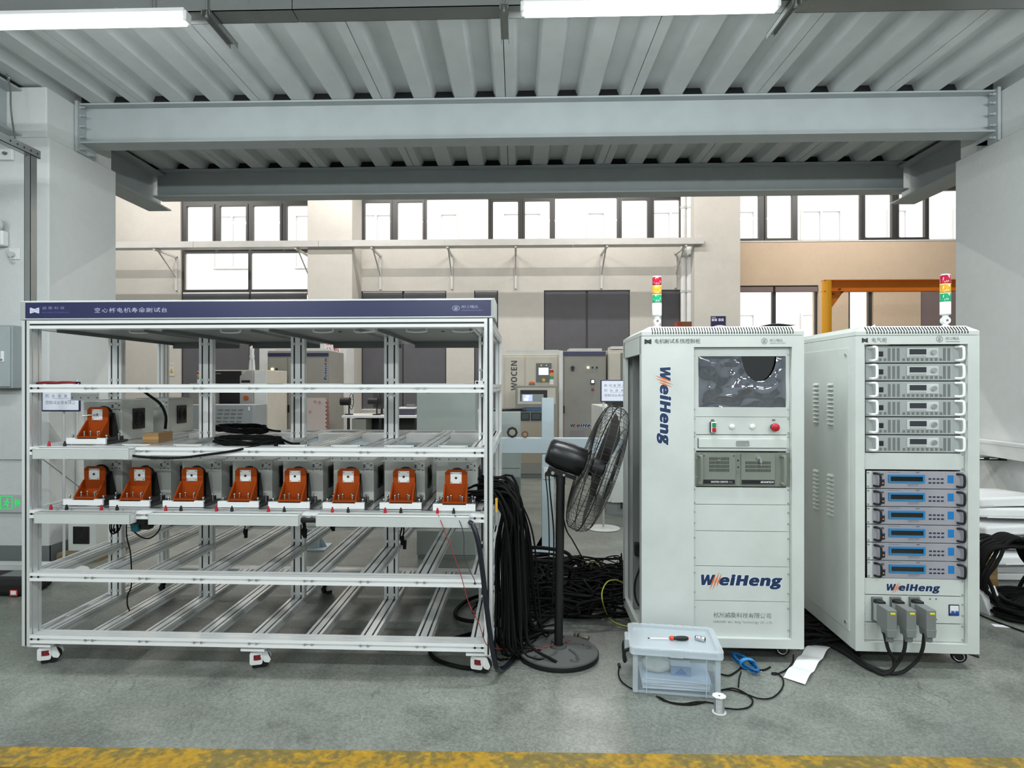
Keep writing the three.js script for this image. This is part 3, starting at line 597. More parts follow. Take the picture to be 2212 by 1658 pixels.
// ================================================================ the two control cabinets
function cabinetShell(o, w, h0, h1, d, ox0, ox1, oy0, oy1, openLeft) {
  // front frame with its recessed rack opening
  const y1 = h1 - 0.05;
  part('front_frame', holed(rectShape(0, w, h0, y1, 0.004), [rectShape(ox0, ox1, oy0, oy1)], 0.03).translate(0, 0, -0.03), M.cab, o);
  part('right_side', span(w - 0.02, w, h0, y1, -d, -0.03), M.cab, o);
  part('back', span(0, w, h0, y1, -d - 0.015, -d), M.cab, o);
  part('base', span(0.002, w - 0.02, h0, h0 + 0.025, -d, -0.03), M.cab, o);
  part('inner_back', span(0.03, w - 0.03, h0 + 0.03, y1 - 0.02, -d * 0.75, -d * 0.75 + 0.01), M.cabDark, o);
  part('rack_rail', [span(ox0 - 0.012, ox0 + 0.018, oy0, oy1, -0.06, -0.03), span(ox1 - 0.018, ox1 + 0.012, oy0, oy1, -0.06, -0.03)], M.cab, o);
  // lid: short upright band, then a slope to a smaller top
  const a = 0.0, b = 0.045, band = 0.02, v = [], yb = y1 + 0.002, ym = y1 + 0.002 + band, yt = h1, D = -d - 0.015;
  const ring = (i, y) => [[i, y, -i * 0.7], [w - i, y, -i * 0.7], [w - i, y, D + i], [i, y, D + i]];
  const rings = [ring(0, yb), ring(0, ym), ring(b, yt)];
  const quad = (p, q, r, s) => v.push(...p, ...q, ...r, ...p, ...r, ...s);
  for (let k = 0; k < 2; k++) for (let i = 0; i < 4; i++) { const j = (i + 1) % 4; quad(rings[k][i], rings[k][j], rings[k + 1][j], rings[k + 1][i]); }
  quad(rings[2][0], rings[2][1], rings[2][2], rings[2][3]); quad(rings[0][3], rings[0][2], rings[0][1], rings[0][0]);
  const g = new THREE.BufferGeometry(); g.setAttribute('position', new THREE.Float32BufferAttribute(v, 3)); g.computeVertexNormals();
  const lid = part('lid', g, M.cab, o);
  const n = Math.round((w - 0.14) / 0.0125), cuts = [], tilt = Math.atan2(b * 0.7, yt - ym);
  for (let i = 0; i < n; i++) { const x = 0.055 + i * (w - 0.11) / (n - 1); cuts.push(bx(0.0042, 0.012, 0.003, x, ym - 0.006, 0.0), bx(0.0042, 0.03, 0.003).rotateX(-tilt).translate(x, ym + 0.012, -0.012)); }
  const s = part('vent_slots', cuts, M.gap, lid); s.castShadow = false;
  if (openLeft) {
    part('side_frame', [span(0, 0.02, h0, y1, -0.06, -0.03), span(0, 0.02, h0, y1, -d, -d + 0.05), span(0, 0.02, y1 - 0.09, y1, -d, -0.03), span(0, 0.02, h0, h0 + 0.06, -d, -0.03)], M.cab, o);
  } else {
    part('left_side', span(0, 0.02, h0, y1, -d, -0.03), M.cab, o);
    part('side_panel', rspan(-0.004, 0.004, h0 + 0.075, y1 - 0.055, -d + 0.03, -0.06, 0.002), M.cab, o);
  }
}
const screwGeo = join([cyl(0.0052, 0.004, 0, 0, 0.002, 'z', 12, 0.004)]);
function panelRow(o, x0, x1, yTop, yBot, holesAt, label, z = -0.026) {
  const p = part('blank_panel', rspan(x0, x1, yBot + 0.001, yTop - 0.001, z - 0.004, z, 0.0015), M.cab, o);
  if (label) p.userData.label = label;
  const s = holesAt ?? [yTop - 0.013, yBot + 0.013];
  part('panel_screws', s.flatMap((y) => [x0 + 0.008, x1 - 0.008].map((x) => screwGeo.clone().translate(x, y, z))), M.steelBolt, p);
  return p;
}
function castor(o, x, z, turn, brake) {
  const c = new THREE.Group(); c.name = 'caster'; c.position.set(x, 0, z); c.rotation.y = turn; o.add(c);
  part('fork', [rspan(-0.03, 0.03, 0.066, 0.075, -0.022, 0.022, 0.002), ...[-0.019, 0.019].map((q) => poly([[-0.03, 0.07], [0.02, 0.07], [0.034, 0.03], [0.02, 0.022], [-0.015, 0.04]], 0.003).translate(0, 0, q - 0.0015))], M.black, c);
  part('tyre', [new THREE.TorusGeometry(0.027, 0.0085, 10, 28).translate(0.015, 0.0355, 0), cyl(0.027, 0.022, 0.015, 0.0355, 0, 'z', 24)], M.rubber, c);
  part('hub', [new THREE.TorusGeometry(0.022, 0.004, 6, 24).translate(0.015, 0.0355, 0.011), cyl(0.008, 0.03, 0.015, 0.0355, 0, 'z', 12)], M.steelBolt, c);
  if (brake) part('brake_pedal', rspan(0.03, 0.085, 0.05, 0.062, -0.018, 0.018, 0.004).rotateZ(-0.2).translate(0.003, 0.012, 0), M.black, c);
}
// ---- left cabinet: screen, buttons, industrial computer, blank panels
const cab1 = (() => {
  const a = ray(1386, 829), t = 3.27, o = thing('control_cabinet', 'left pale grey control cabinet with dark screen, buttons and an open side', 'cabinet', [a.x * t, 0, a.z * t], -0.018);
  const L = (px, py, z = 0) => loc(o, px, py, z), w = L(1737, 1100).x, h0 = L(1600, 1399).y, h1 = 1.705, d = 0.62;
  const ox0 = L(1499, 900).x, ox1 = L(1711, 900).x, oy1 = L(1600, 749).y, oy0 = L(1600, 1379).y;
  cabinetShell(o, w, h0, h1, d, ox0, ox1, oy0, oy1, true);
  const q = (py, px = 1605) => L(px, py, -0.026).y, x0 = ox0 + 0.001, x1 = ox1 - 0.001;
  // screen panel
  const sx0 = L(1509, 820, -0.026).x, sx1 = L(1697, 820, -0.026).x, sy0 = q(879), sy1 = q(769);
  const bez = part('screen_panel', holed(rectShape(x0, x1, q(900) + 0.001, q(750) - 0.001, 0.001), [rectShape(sx0, sx1, sy0, sy1)], 0.004).translate(0, 0, -0.03), M.cab, o);
  part('panel_screws', [757.5, 766, 884, 893].filter((_, i) => i !== 0 && i !== 3).flatMap((y) => [x0 + 0.008, x1 - 0.008].map((x) => screwGeo.clone().translate(x, q(y), -0.026))), M.steelBolt, bez);
  part('screen', span(sx0 - 0.004, sx1 + 0.004, sy0 - 0.004, sy1 + 0.004, -0.038, -0.033), M.darkGlass, o);
  const film = new THREE.PlaneGeometry(sx1 - sx0, sy1 - sy0, 260, 150), fp = film.attributes.position, fw = sx1 - sx0, fh = sy1 - sy0;
  for (let i = 0; i < fp.count; i++) {                        // loose protective film, buckled into folds
    const u = fp.getX(i) / fw + 0.5, v = fp.getY(i) / fh + 0.5, e = Math.min(1, 8 * Math.min(u, 1 - u, v, 1 - v));
    const k = Math.abs(fbm(u * 0.9, v * 0.6, 3, 201, 2) - 0.5), m = fbm(u * 0.8 + 0.1, v * 0.5, 5, 211, 2), flat = Math.max(0, 1 - 6 * ((u - 0.74) ** 2 + (v - 0.85) ** 2));
    fp.setZ(i, (0.06 * (0.5 - k) + 0.045 * m - 0.033) * (0.25 + 0.75 * e) * (1 - 0.85 * flat));
  }
  { // the film is peeled away from the upper right part of the glass
    const ix = [], src = film.index.array; for (let i = 0; i < src.length; i += 3) { const u = fp.getX(src[i]) / fw + 0.5, v = fp.getY(src[i]) / fh + 0.5; if (((u - 0.69) / 0.2) ** 2 + ((v - 1.02) / 0.52) ** 2 > 1) ix.push(src[i], src[i + 1], src[i + 2]); }
    film.setIndex(ix);
  }
  film.computeVertexNormals();
  part('protective_film', film.translate((sx0 + sx1) / 2, (sy0 + sy1) / 2, -0.028), phys('#7f828c', 0.06, 0.78, { clearcoat: 1, clearcoatRoughness: 0.04, specularIntensity: 1 }), o, true).userData.label = 'crinkled glossy protective film';
  // button strip
  panelRow(o, x0, x1, q(900), q(938.5), [q(904), q(934)]);
  const bc = L(1539, 922, -0.026), c1 = L(1581, 921, -0.026), c2 = L(1625, 921, -0.026), es = L(1671, 922, -0.026);
  const sw = new THREE.Group(); sw.name = 'start_stop_switch'; o.add(sw);
  part('switch_body', [rb(0.032, 0.062, 0.02, bc.x, bc.y, -0.016, 0.01, 3)], M.black, sw); part('switch_rim', rb(0.028, 0.056, 0.008, bc.x + 0.001, bc.y, -0.005, 0.006, 3), M.white, sw);
  part('start_button', rb(0.02, 0.022, 0.008, bc.x + 0.001, bc.y + 0.0125, 0.001, 0.003), M.green, sw); part('stop_button', rb(0.02, 0.022, 0.008, bc.x + 0.001, bc.y - 0.0125, 0.001, 0.003), M.red, sw);
  for (const c of [c1, c2]) part('indicator_lamp', [lathe([[0, 0.012], [0.01, 0.011], [0.0135, 0.006], [0.014, 0], [0, 0]], 24).rotateX(PI / 2).translate(c.x, c.y, -0.026)], M.white, o);
  const em = new THREE.Group(); em.name = 'emergency_stop'; o.add(em);
  part('button_stem', cyl(0.017, 0.028, es.x, es.y, -0.012, 'z', 24), M.black, em); part('button_head', lathe([[0, 0.036], [0.014, 0.035], [0.02, 0.031], [0.021, 0.022], [0.017, 0.018], [0, 0.018]], 28).rotateX(PI / 2).translate(es.x, es.y, -0.026), M.red, em);
  for (const c of [bc, es]) part('button_tag', rspan(c.x - 0.008, c.x + 0.008, c.y + 0.031, c.y + 0.04, -0.026, -0.0245, 0.0005), M.plug, o);
  // keyboard drawer
  panelRow(o, x0, x1, q(939), q(974), [q(943), q(970)]);
  const k0 = L(1509, 957, -0.02), k1 = L(1700, 957, -0.02), dr = part('drawer', rspan(k0.x, k1.x, q(966.5), q(947), -0.026, -0.016, 0.0015), M.cab, o);
  part('drawer_gap', [span(k0.x - 0.0025, k0.x, q(967.5), q(946), -0.0255, -0.0235), span(k0.x - 0.0025, k1.x + 0.001, q(967.5), q(966.5), -0.0255, -0.0235)], M.gap, dr);
  const hc = L(1604, 957, -0.016); part('drawer_handle', [holed(rectShape(-0.033, 0.033, -0.014, 0.014, 0.006), [rectShape(-0.024, 0.024, -0.009, 0.009, 0.008)], 0.004).translate(hc.x, hc.y, -0.016), rspan(hc.x - 0.025, hc.x + 0.025, hc.y - 0.01, hc.y + 0.01, -0.0165, -0.0145, 0.001)], M.steelBolt, dr);
  // blanks below the computer
  const rows = [[1052, 1089.5], [1089.5, 1147], [1147, 1223], [1223, 1298], [1298, 1377]], sc = [[1057, 1086], [1106, 1130], [1162, 1205], [1238, 1280], [1312, 1359]];
  rows.forEach(([a1, b1], i) => panelRow(o, x0, x1, q(a1), q(b1), sc[i].map((y) => q(y))));
  const wm = L(1601, 1255, -0.0255); print(o, T.word, 0.437, 0.100, wm.x, wm.y, -0.0255);
  const fm = L(1604, 1336, -0.0255); print(o, T.firm, 0.300, 0.075, fm.x, fm.y, -0.0255);
  const hd = L(1555, 738, 0); print(o, T.head1, 0.79, 0.0494, hd.x + 0.012, hd.y, 0.0006);
  const vm = L(1435, 876, 0); print(o, T.word, 0.425, 0.1, vm.x, vm.y, 0.0006, -PI / 2);
  // inside of the open left side: socket and a short black lead
  const so = V(0.045, 0.455, -0.44);
  part('inner_socket', rspan(so.x - 0.01, so.x + 0.02, so.y - 0.035, so.y + 0.035, so.z - 0.03, so.z + 0.03, 0.004), M.black, o);
  part('inner_lead', tube([[0.05, 0.45, -0.41], [0.06, 0.42, -0.39], [0.062, 0.36, -0.4], [0.035, 0.28, -0.4], [0.032, 0.2, -0.4], [0.05, 0.15, -0.38], [0.09, 0.13, -0.35]], 0.006, 40), M.rubber, o);
  for (const [x, z, r, b] of [[0.09, -0.09, 0.5, 0], [w - 0.09, -0.09, -0.35, 1], [0.09, -d + 0.08, 2, 0], [w - 0.09, -d + 0.08, 2.4, 0]]) castor(o, x, z, r, b);
  return o;
})();
// industrial computer in the left cabinet
{
  const c = loc(cab1, 1605.5, 1013.5, -0.026), p = c.clone().applyMatrix4(cab1.matrixWorld), o = thing('industrial_computer', 'olive-grey rack computer with two grilles and side handles in the left cabinet', 'computer', p.toArray(), -0.018), m = powder('#80867c', 0.5);
  const face = part('faceplate', rspan(-0.241, 0.241, -0.087, 0.087, -0.006, 0, 0.002), m, o);
  part('chassis', span(-0.215, 0.215, -0.08, 0.08, -0.4, -0.006), M.cabDark, o);
  const dl = part('left_door', rspan(-0.208, -0.04, -0.076, 0.08, 0, 0.007, 0.002), m, o), dr = part('right_door', rspan(-0.012, 0.158, -0.076, 0.08, 0, 0.007, 0.002), m, o);
  const s = [], s2 = [];
  for (let r = 0; r < 4; r++) for (let i = 0; i < 16; i++) if (!(r === 0 && (i === 7 || i === 8))) s.push(span(-0.173 + i * 0.0064, -0.173 + i * 0.0064 + 0.003, 0.047 - r * 0.0195, 0.0625 - r * 0.0195, 0.0055, 0.0076));
  for (let r = 0; r < 3; r++) for (let i = 0; i < 20; i++) s2.push(span(0.009 + i * 0.0064, 0.012 + i * 0.0064, 0.028 - r * 0.0195, 0.0425 - r * 0.0195, 0.0055, 0.0076));
  part('grille_slots', s, M.gap, dl); part('grille_slots', s2, M.gap, dr);
  part('door_screws', [cyl(0.003, 0.003, -0.2, 0.07, 0.008, 'z', 8), cyl(0.003, 0.003, -0.05, 0.07, 0.008, 'z', 8), cyl(0.0035, 0.003, -0.124, 0.057, 0.008, 'z', 8)], M.black, dl);
  const lk = part('lock', [cyl(0.009, 0.012, 0.072, 0.063, 0.01, 'z', 16)], M.steelBolt, dr); part('hanging_key', [rspan(0.077, 0.09, 0.036, 0.06, 0.016, 0.0185, 0.001), rspan(0.082, 0.086, 0.02, 0.038, 0.016, 0.018, 0.0005)], M.steelBolt, dr);
  part('power_keys', [cyl(0.004, 0.003, -0.026, 0.046, 0.001, 'z', 10), cyl(0.004, 0.003, -0.026, 0.012, 0.001, 'z', 10)], M.black, o);
  part('usb_port', [holed(rectShape(-0.033, -0.019, -0.02, -0.008, 0.001), [rectShape(-0.031, -0.021, -0.018, -0.01)], 0.002)], M.cabDark, o);
  for (const x of [-0.224, 0.192]) part('handle', tube([[x, -0.07, 0], [x, -0.069, 0.022], [x + 0.006, -0.06, 0.03], [x + 0.006, 0.06, 0.03], [x, 0.069, 0.022], [x, 0.07, 0]], 0.0075, 40, 10), m, o);
  part('face_screws', [[-0.236, 0.058], [-0.236, -0.04], [0.236, 0.058], [0.236, -0.04]].map(([x, y]) => screwGeo.clone().translate(x, y, 0)), M.steelBolt, o);
  const strip = (x0, x1, tex, dd) => { const b = part('name_strip', rspan(x0, x1, -0.073, -0.052, 0.0072, 0.0085, 0.0005), M.black, dd); print(b, tex, x1 - x0, 0.021, (x0 + x1) / 2, -0.0625, 0.0092); };
  strip(-0.206, -0.044, drawn(512, 64, (g) => { g.fillStyle = '#e6e8e8'; g.font = 'bold 36px sans-serif'; g.fillText('INDUSTRIAL COMPUTER', 130, 46, 270); g.font = 'bold 26px sans-serif'; g.fillStyle = '#9a9c9c'; g.fillText('610L', 415, 44); }), dl);
  strip(-0.01, 0.154, drawn(512, 64, (g) => { g.fillStyle = '#f2f4f4'; g.font = 'italic bold 40px sans-serif'; g.fillText('ADVANTECH', 290, 46, 205); }), dr);
}
// ---- right cabinet: six silver supplies, six blue-framed meters, connectors
const cab2 = (() => {
  const a = ray(1848, 829), t = 3.19, o = thing('control_cabinet', 'right pale grey control cabinet with stacked instruments and louvred side', 'cabinet', [a.x * t, 0, a.z * t], -0.037);
  const L = (px, py, z = 0) => loc(o, px, py, z), w = L(2116, 1100).x, h0 = L(1980, 1409).y, h1 = 1.70, d = 0.8;
  const ox0 = L(1867, 900).x, ox1 = L(2091, 900).x, oy1 = L(1980, 743).y, oy0 = L(1980, 1389).y;
  cabinetShell(o, w, h0, h1, d, ox0, ox1, oy0, oy1, false);
  const q = (py) => L(1980, py, -0.026).y, x0 = ox0 + 0.001, x1 = ox1 - 0.002;
  panelRow(o, x0, x1, q(978), q(1014.5), [q(981), q(1011)]);
  panelRow(o, x0, x1, q(1249.5), q(1285.5), [q(1253), q(1282)]);
  const cp = panelRow(o, x0, x1, q(1286), q(1345), [q(1303), q(1327)]);
  panelRow(o, x0, x1, q(1345.5), q(1384.5), [q(1350), q(1379)]);
  const h = L(1980, 734, 0); print(o, T.head2, 0.54, 0.0506, h.x + 0.005, h.y - 0.0005, 0.0006);
  const wm = L(1972.5, 1270, -0.0255); print(o, T.word, 0.275, 0.063, wm.x, wm.y, -0.0255);
  const br = L(2060, 1317, -0.026), bk = part('breaker_frame', rspan(br.x - 0.025, br.x + 0.025, br.y - 0.028, br.y + 0.028, -0.026, -0.022, 0.002), std('#1b2148', 0.4), o);
  part('breaker_face', rspan(br.x - 0.02, br.x + 0.02, br.y - 0.014, br.y + 0.023, -0.023, -0.019, 0.001), M.white, bk); part('toggles', [rspan(br.x - 0.016, br.x - 0.004, br.y - 0.016, br.y - 0.001, -0.02, -0.009, 0.003), rspan(br.x + 0.004, br.x + 0.016, br.y - 0.016, br.y - 0.001, -0.02, -0.009, 0.003), span(br.x - 0.02, br.x + 0.02, br.y - 0.024, br.y - 0.014, -0.023, -0.0185)], std('#2a4f9a', 0.4), bk);
  part('spare_holes', [[2009, 1293], [2022, 1293], [2022, 1337], [2008, 1336]].map(([x, y]) => { const p = L(x, y, -0.026); return cyl(0.004, 0.003, p.x, p.y, -0.0255, 'z', 10); }), M.plug, o);
  // pressed louvres in the left side, two columns in two groups
  const lg = join([poly([[0, 0], [0.012, 0.003], [0.0, 0.015]], 0.062).translate(0, 0, -0.031)]); metreUV(lg);
  for (const [y0, y1] of [[1.19, 1.40], [0.70, 0.91]]) for (const z of [-0.26, -0.44]) for (let i = 0; i < 10; i++) {
    const m = new THREE.Mesh(lg, M.cab); m.name = 'louvre'; m.scale.x = -1; m.position.set(-0.004, y0 + (y1 - y0) * i / 9, z); m.castShadow = m.receiveShadow = true; o.add(m);
  }
  part('panel_lock', [cyl(0.008, 0.008, -0.006, 1.56, -0.09, 'x', 14), cyl(0.008, 0.008, -0.006, 0.19, -0.09, 'x', 14)], M.steelBolt, o);
  for (const [x, z, r, b] of [[0.06, -0.1, 1.9, 0], [w - 0.06, -0.09, -0.45, 1], [0.08, -d + 0.08, 2, 0], [w - 0.08, -d + 0.08, 2.4, 0]]) castor(o, x, z, r, b);
  return o;
})();
const inCab2 = (px, py, z = -0.026) => loc(cab2, px, py, z).applyMatrix4(cab2.matrixWorld).toArray();
{
  // silver supplies
  const o = thing('power_supply', 'silver rack power supply, topmost of the six in the right cabinet', 'power supply', inCab2(1978, 764.5), -0.037, 'silver supplies of the right cabinet'), f = powder('#a9afad', 0.42), slot = std('#6f7473', 0.7);
  part('faceplate', rspan(-0.241, 0.241, -0.0425, 0.0425, -0.005, 0, 0.0015), f, o);
  part('chassis', span(-0.215, 0.215, -0.04, 0.04, -0.42, -0.005), M.cabDark, o);
  for (const x of [-0.204, 0.208]) part('handle', tube([[x - 0.02, 0.034, 0], [x - 0.008, 0.0345, 0.026], [x, 0.028, 0.033], [x + 0.001, -0.02, 0.033], [x - 0.006, -0.031, 0.027], [x - 0.02, -0.032, 0]], 0.0065, 36, 9), M.alumBright, o);
  part('power_switch', [rspan(-0.182, -0.157, -0.011, 0.014, 0, 0.003, 0.001), rspan(-0.179, -0.16, -0.008, 0.011, 0.003, 0.006, 0.001)], M.black, o);
  const s = []; for (const x of [-0.128, -0.106, -0.084, 0.137, 0.158]) s.push(span(x - 0.0065, x + 0.0065, -0.034, 0.03, -0.0005, 0.0008)); for (let i = 0; i < 12; i++) if (i !== 2 || true) { const x = i < 3 ? -0.192 + i * 0.022 : -0.058 + (i - 3) * 0.0222; s.push(span(x - 0.0065, x + 0.0065, -0.034, -0.021, -0.0005, 0.0008)); }
  part('vent_patches', s, slot, o);
  const b = part('display_bezel', rspan(-0.045, 0.108, -0.018, 0.031, 0, 0.004, 0.003), M.coverGrey, o);
  part('display', rspan(-0.032, 0.049, -0.002, 0.025, 0.0035, 0.0046, 0.0005), phys('#30343a', 0.12, 0, { clearcoat: 1, clearcoatRoughness: 0.06 }), b);
  part('key_row', Array.from({ length: 8 }, (_, i) => rspan(-0.032 + i * 0.0102, -0.024 + i * 0.0102, -0.012, -0.009, 0.0035, 0.0048, 0.0004)), M.plug, b);
  part('knob', [cyl(0.013, 0.016, 0.081, 0.009, 0.011, 'z', 22, 0.0115)], M.steelBolt, b);
  part('face_screws', [-0.235, 0.235].flatMap((x) => [-0.034, 0.034].map((y) => screwGeo.clone().translate(x, y, 0))), M.steelBolt, o);
  const at6 = ['second from the top', 'third from the top', 'fourth from the top', 'fifth from the top', 'lowest'];
  for (let i = 1; i < 6; i++) copyOf(o, 'power_supply', 'silver rack power supply, ' + at6[i - 1] + ' of the six in the right cabinet', inCab2(1978 + 0.15 * i, 764.5 + 38.75 * i));
  // blue-framed meters
  const m = thing('panel_meter', 'grey rack meter with blue-framed display, topmost of six in the right cabinet', 'meter', inCab2(1980.5, 1036), -0.037, 'blue-framed meters of the right cabinet'), g = powder('#a3a2ab', 0.45), blue = std('#2b7fb6', 0.4);
  part('faceplate', rspan(-0.2415, 0.2415, -0.0432, 0.0432, -0.005, 0, 0.0015), M.cab, m);
  part('front_sheet', rspan(-0.217, 0.222, -0.0428, 0.0428, -0.001, 0.002, 0.001), g, m);
  part('chassis', span(-0.215, 0.215, -0.04, 0.04, -0.36, -0.005), M.cabDark, m);
  for (const x of [-0.19, 0.208]) part('handle', tube([[x - 0.018, 0.031, 0], [x - 0.006, 0.0315, 0.022], [x, 0.024, 0.03], [x, -0.022, 0.03], [x - 0.006, -0.031, 0.022], [x - 0.018, -0.031, 0]], 0.0058, 32, 8), M.black, m);
  const fr = part('display_frame', [holed(rectShape(-0.139, 0.034, -0.014, 0.026, 0.002), [rectShape(-0.13, 0.025, -0.007, 0.017)], 0.007).translate(0, 0, 0.002)], blue, m);
  part('display', span(-0.131, 0.026, -0.008, 0.018, 0.002, 0.0045), M.darkGlass, fr);
  part('keypad', [0, 1].flatMap((r) => [0, 1, 2, 3].map((c) => rb(0.013, 0.0075, 0.004, 0.061 + c * 0.0195, 0.006 - r * 0.0195, 0.003, 0.003))), std('#1f2440', 0.5), m);
  part('blue_window', [rspan(0.145, 0.173, -0.014, 0.025, 0.0018, 0.0045, 0.001)], std('#1c78bd', 0.35), m);
  part('power_switch', [rspan(-0.178, -0.158, -0.03, 0.001, 0.002, 0.006, 0.001)], M.black, m); part('switch_dot', cyl(0.004, 0.003, -0.167, -0.017, 0.007, 'z', 10), std('#c98f8f', 0.4), m);
  part('switch_cap', rspan(-0.179, -0.157, -0.003, 0.002, 0.002, 0.0066, 0.0006), std('#2d4a80', 0.4), m);
  print(m, drawn(512, 96, (c) => { c.fillStyle = '#4b4b57'; c.fillRect(4, 6, 8, 0); c.font = 'bold 30px sans-serif'; c.fillText('PRECISION DC SOURCE', 8, 34, 180); c.strokeStyle = '#26262c'; bowMark(c, 440, 10, 40, 26, 7); }), 0.16, 0.011, -0.062, 0.0345, 0.0026);
  print(m, drawn(512, 96, (c) => { c.fillStyle = '#62626e'; c.font = 'bold 34px sans-serif'; c.fillText('HANGZHOU WEIHENG', 8, 40, 480); c.font = '30px sans-serif'; c.fillText('TECHNOLOGY CO., LTD', 8, 84, 480); }), 0.078, 0.0145, -0.008, -0.027, 0.0026);
  print(m, drawn(128, 96, (c) => { c.strokeStyle = '#1d1d26'; bowMark(c, 26, 12, 72, 36, 12); c.fillStyle = '#62626e'; c.font = 'bold 26px sans-serif'; c.fillText('WEIHENG', 4, 84, 120); }), 0.02, 0.0145, -0.168, 0.0245, 0.0026);
  part('face_screws', [-0.235, 0.235].flatMap((x) => [-0.034, 0.034].map((y) => screwGeo.clone().translate(x, y, 0))), M.steelBolt, m);
  for (let i = 1; i < 6; i++) copyOf(m, 'panel_meter', 'grey rack meter with blue-framed display, ' + at6[i - 1] + ' of six in the right cabinet', inCab2(1980.5 + 0.3 * i, 1036 + 38.9 * i));
}
// grey heavy-duty connectors with their hanging cables
{
  let o0;
  [[1893, 'left'], [1933, 'middle'], [1974, 'right']].forEach(([px, w], i) => {
    const p = inCab2(px, 1315), lab = w + ' grey heavy-duty plug with yellow tag at the foot of the right cabinet';
    if (i) { copyOf(o0, 'cable_plug', lab, p); return; }
    const o = o0 = thing('cable_plug', lab, 'connector', p, -0.037, 'grey plugs of the right cabinet');
    part('flange', rspan(-0.026, 0.026, -0.058, 0.064, 0, 0.012, 0.004), M.plug, o);
    part('socket_shell', rspan(-0.019, 0.019, -0.05, 0.055, 0.01, 0.055, 0.003), M.blackMetal, o);
    part('hood', [rspan(-0.0225, 0.0225, -0.056, 0.045, 0.045, 0.145, 0.004), poly([[-0.0225, -0.05], [0.0225, -0.05], [0.018, -0.085], [-0.018, -0.085]], 0.06, 0.002).translate(0, 0, 0.084)], std('#777b79', 0.55, 0, { bumpMap: POWDER, bumpScale: 0.0003 }), o);
    part('boot', [cyl(0.019, 0.03, 0, -0.098, 0.115, 'y', 18, 0.021)], M.plug, o);
    part('latch', [span(-0.0235, -0.0215, -0.045, 0.04, 0.018, 0.05), span(0.0215, 0.0235, -0.045, 0.04, 0.018, 0.05), cyl(0.0035, 0.05, 0, 0.04, 0.045, 'x', 10), cyl(0.0035, 0.05, 0, -0.035, 0.045, 'x', 10)], M.steelBolt, o);
    part('yellow_tag', rspan(-0.008, 0.0145, 0.024, 0.033, 0.1445, 0.147, 0.001), std('#e0d41e', 0.5), o);
    part('flange_screws', [-0.019, 0.019].flatMap((x) => [-0.048, 0.054].map((y) => cyl(0.004, 0.003, x, y, 0.013, 'z', 10))), M.steelBolt, o);
  });
  [[1910, [[1910, 1366, 0.082, 0.115], [1919, 1402, 0, 0.11], [1931, 1425, 0, 0.08], [1925, 1448]]], [1955, [[1957, 1366, 0, 0.115], [1953, 1405, 0, 0.1], [1938, 1432, 0, 0.08], [1912, 1455]]], [1998, [[1997, 1367, 0, 0.115], [1992, 1404, 0, 0.09], [1975, 1432, 0, 0.05], [1935, 1454]]]].forEach(([px, pts], i) => {
    const P = pts.map(([x, y, , z], k) => (k < 3 ? V(...loc(cab2, x, y, [0.09, 0.085, 0.06][k]).toArray()).applyMatrix4(cab2.matrixWorld) : fl(x, y, 0.014)));
    P.push(fl(1880 - i * 4, 1444 - i * 5, 0.012 + i * 0.006), fl(1825, 1410 - i * 6, 0.012 + i * 0.006), fl(1782, 1388 - i * 5, 0.012), fl(1735, 1372 - i * 4, 0.012));
    const m = part('power_cable', tube(P, 0.0085, 90, 9), M.rubber); tag(m, 'black power cable from the ' + ['left', 'middle', 'right'][i] + ' grey plug down to the floor', 'cable', 'cables of the grey plugs');
  });
}
// signal towers on the cabinet lids
{
  const p = loc(cab1, 1419, 704, -0.1).setY(1.703).applyMatrix4(cab1.matrixWorld), o = thing('signal_tower', 'red, amber and green signal tower on the left cabinet', 'signal tower', p.toArray(), 0, 'signal towers');
  part('foot', lathe([[0, 0], [0.031, 0], [0.031, 0.005], [0.02, 0.009], [0.012, 0.016], [0, 0.016]], 24), M.white, o);
  part('knuckle', [cyl(0.0185, 0.03, 0, 0.037, 0, 'z', 24), cyl(0.012, 0.02, 0, 0.016, 0), cyl(0.014, 0.02, 0, 0.06, 0)], M.white, o);
  part('knuckle_bolt', cyl(0.006, 0.034, 0, 0.037, 0.001, 'z', 10), M.plug, o);
  part('base_section', lathe([[0, 0.066], [0.0235, 0.066], [0.0245, 0.07], [0.0245, 0.132], [0, 0.132]], 28), M.white, o);
  const lens = (y, c, l) => { const m = part('lens', [lathe([[0, y], [0.0235, y], [0.0242, y + 0.003], [0.0242, y + 0.041], [0, y + 0.041]], 28)], phys(c, 0.18, 0, { clearcoat: 1, clearcoatRoughness: 0.1 }), o); m.userData.label = l; };
  lens(0.133, '#0f9a68', 'green lens'); lens(0.179, '#dba024', 'amber lens'); lens(0.225, '#b00d33', 'red lens');
  part('lens_rims', [0.175, 0.221].map((y) => cyl(0.0244, 0.004, 0, y + 0.001, 0, 'y', 28)), std('#efe3b4', 0.4), o);
  part('cap', lathe([[0, 0.275], [0.018, 0.274], [0.0238, 0.27], [0.0242, 0.266], [0, 0.266]], 28), M.white, o);
  const q = loc(cab2, 2042, 697, -0.12).setY(1.698).applyMatrix4(cab2.matrixWorld);
  copyOf(o, 'signal_tower', 'red, amber and green signal tower on the right cabinet', q.toArray());
}

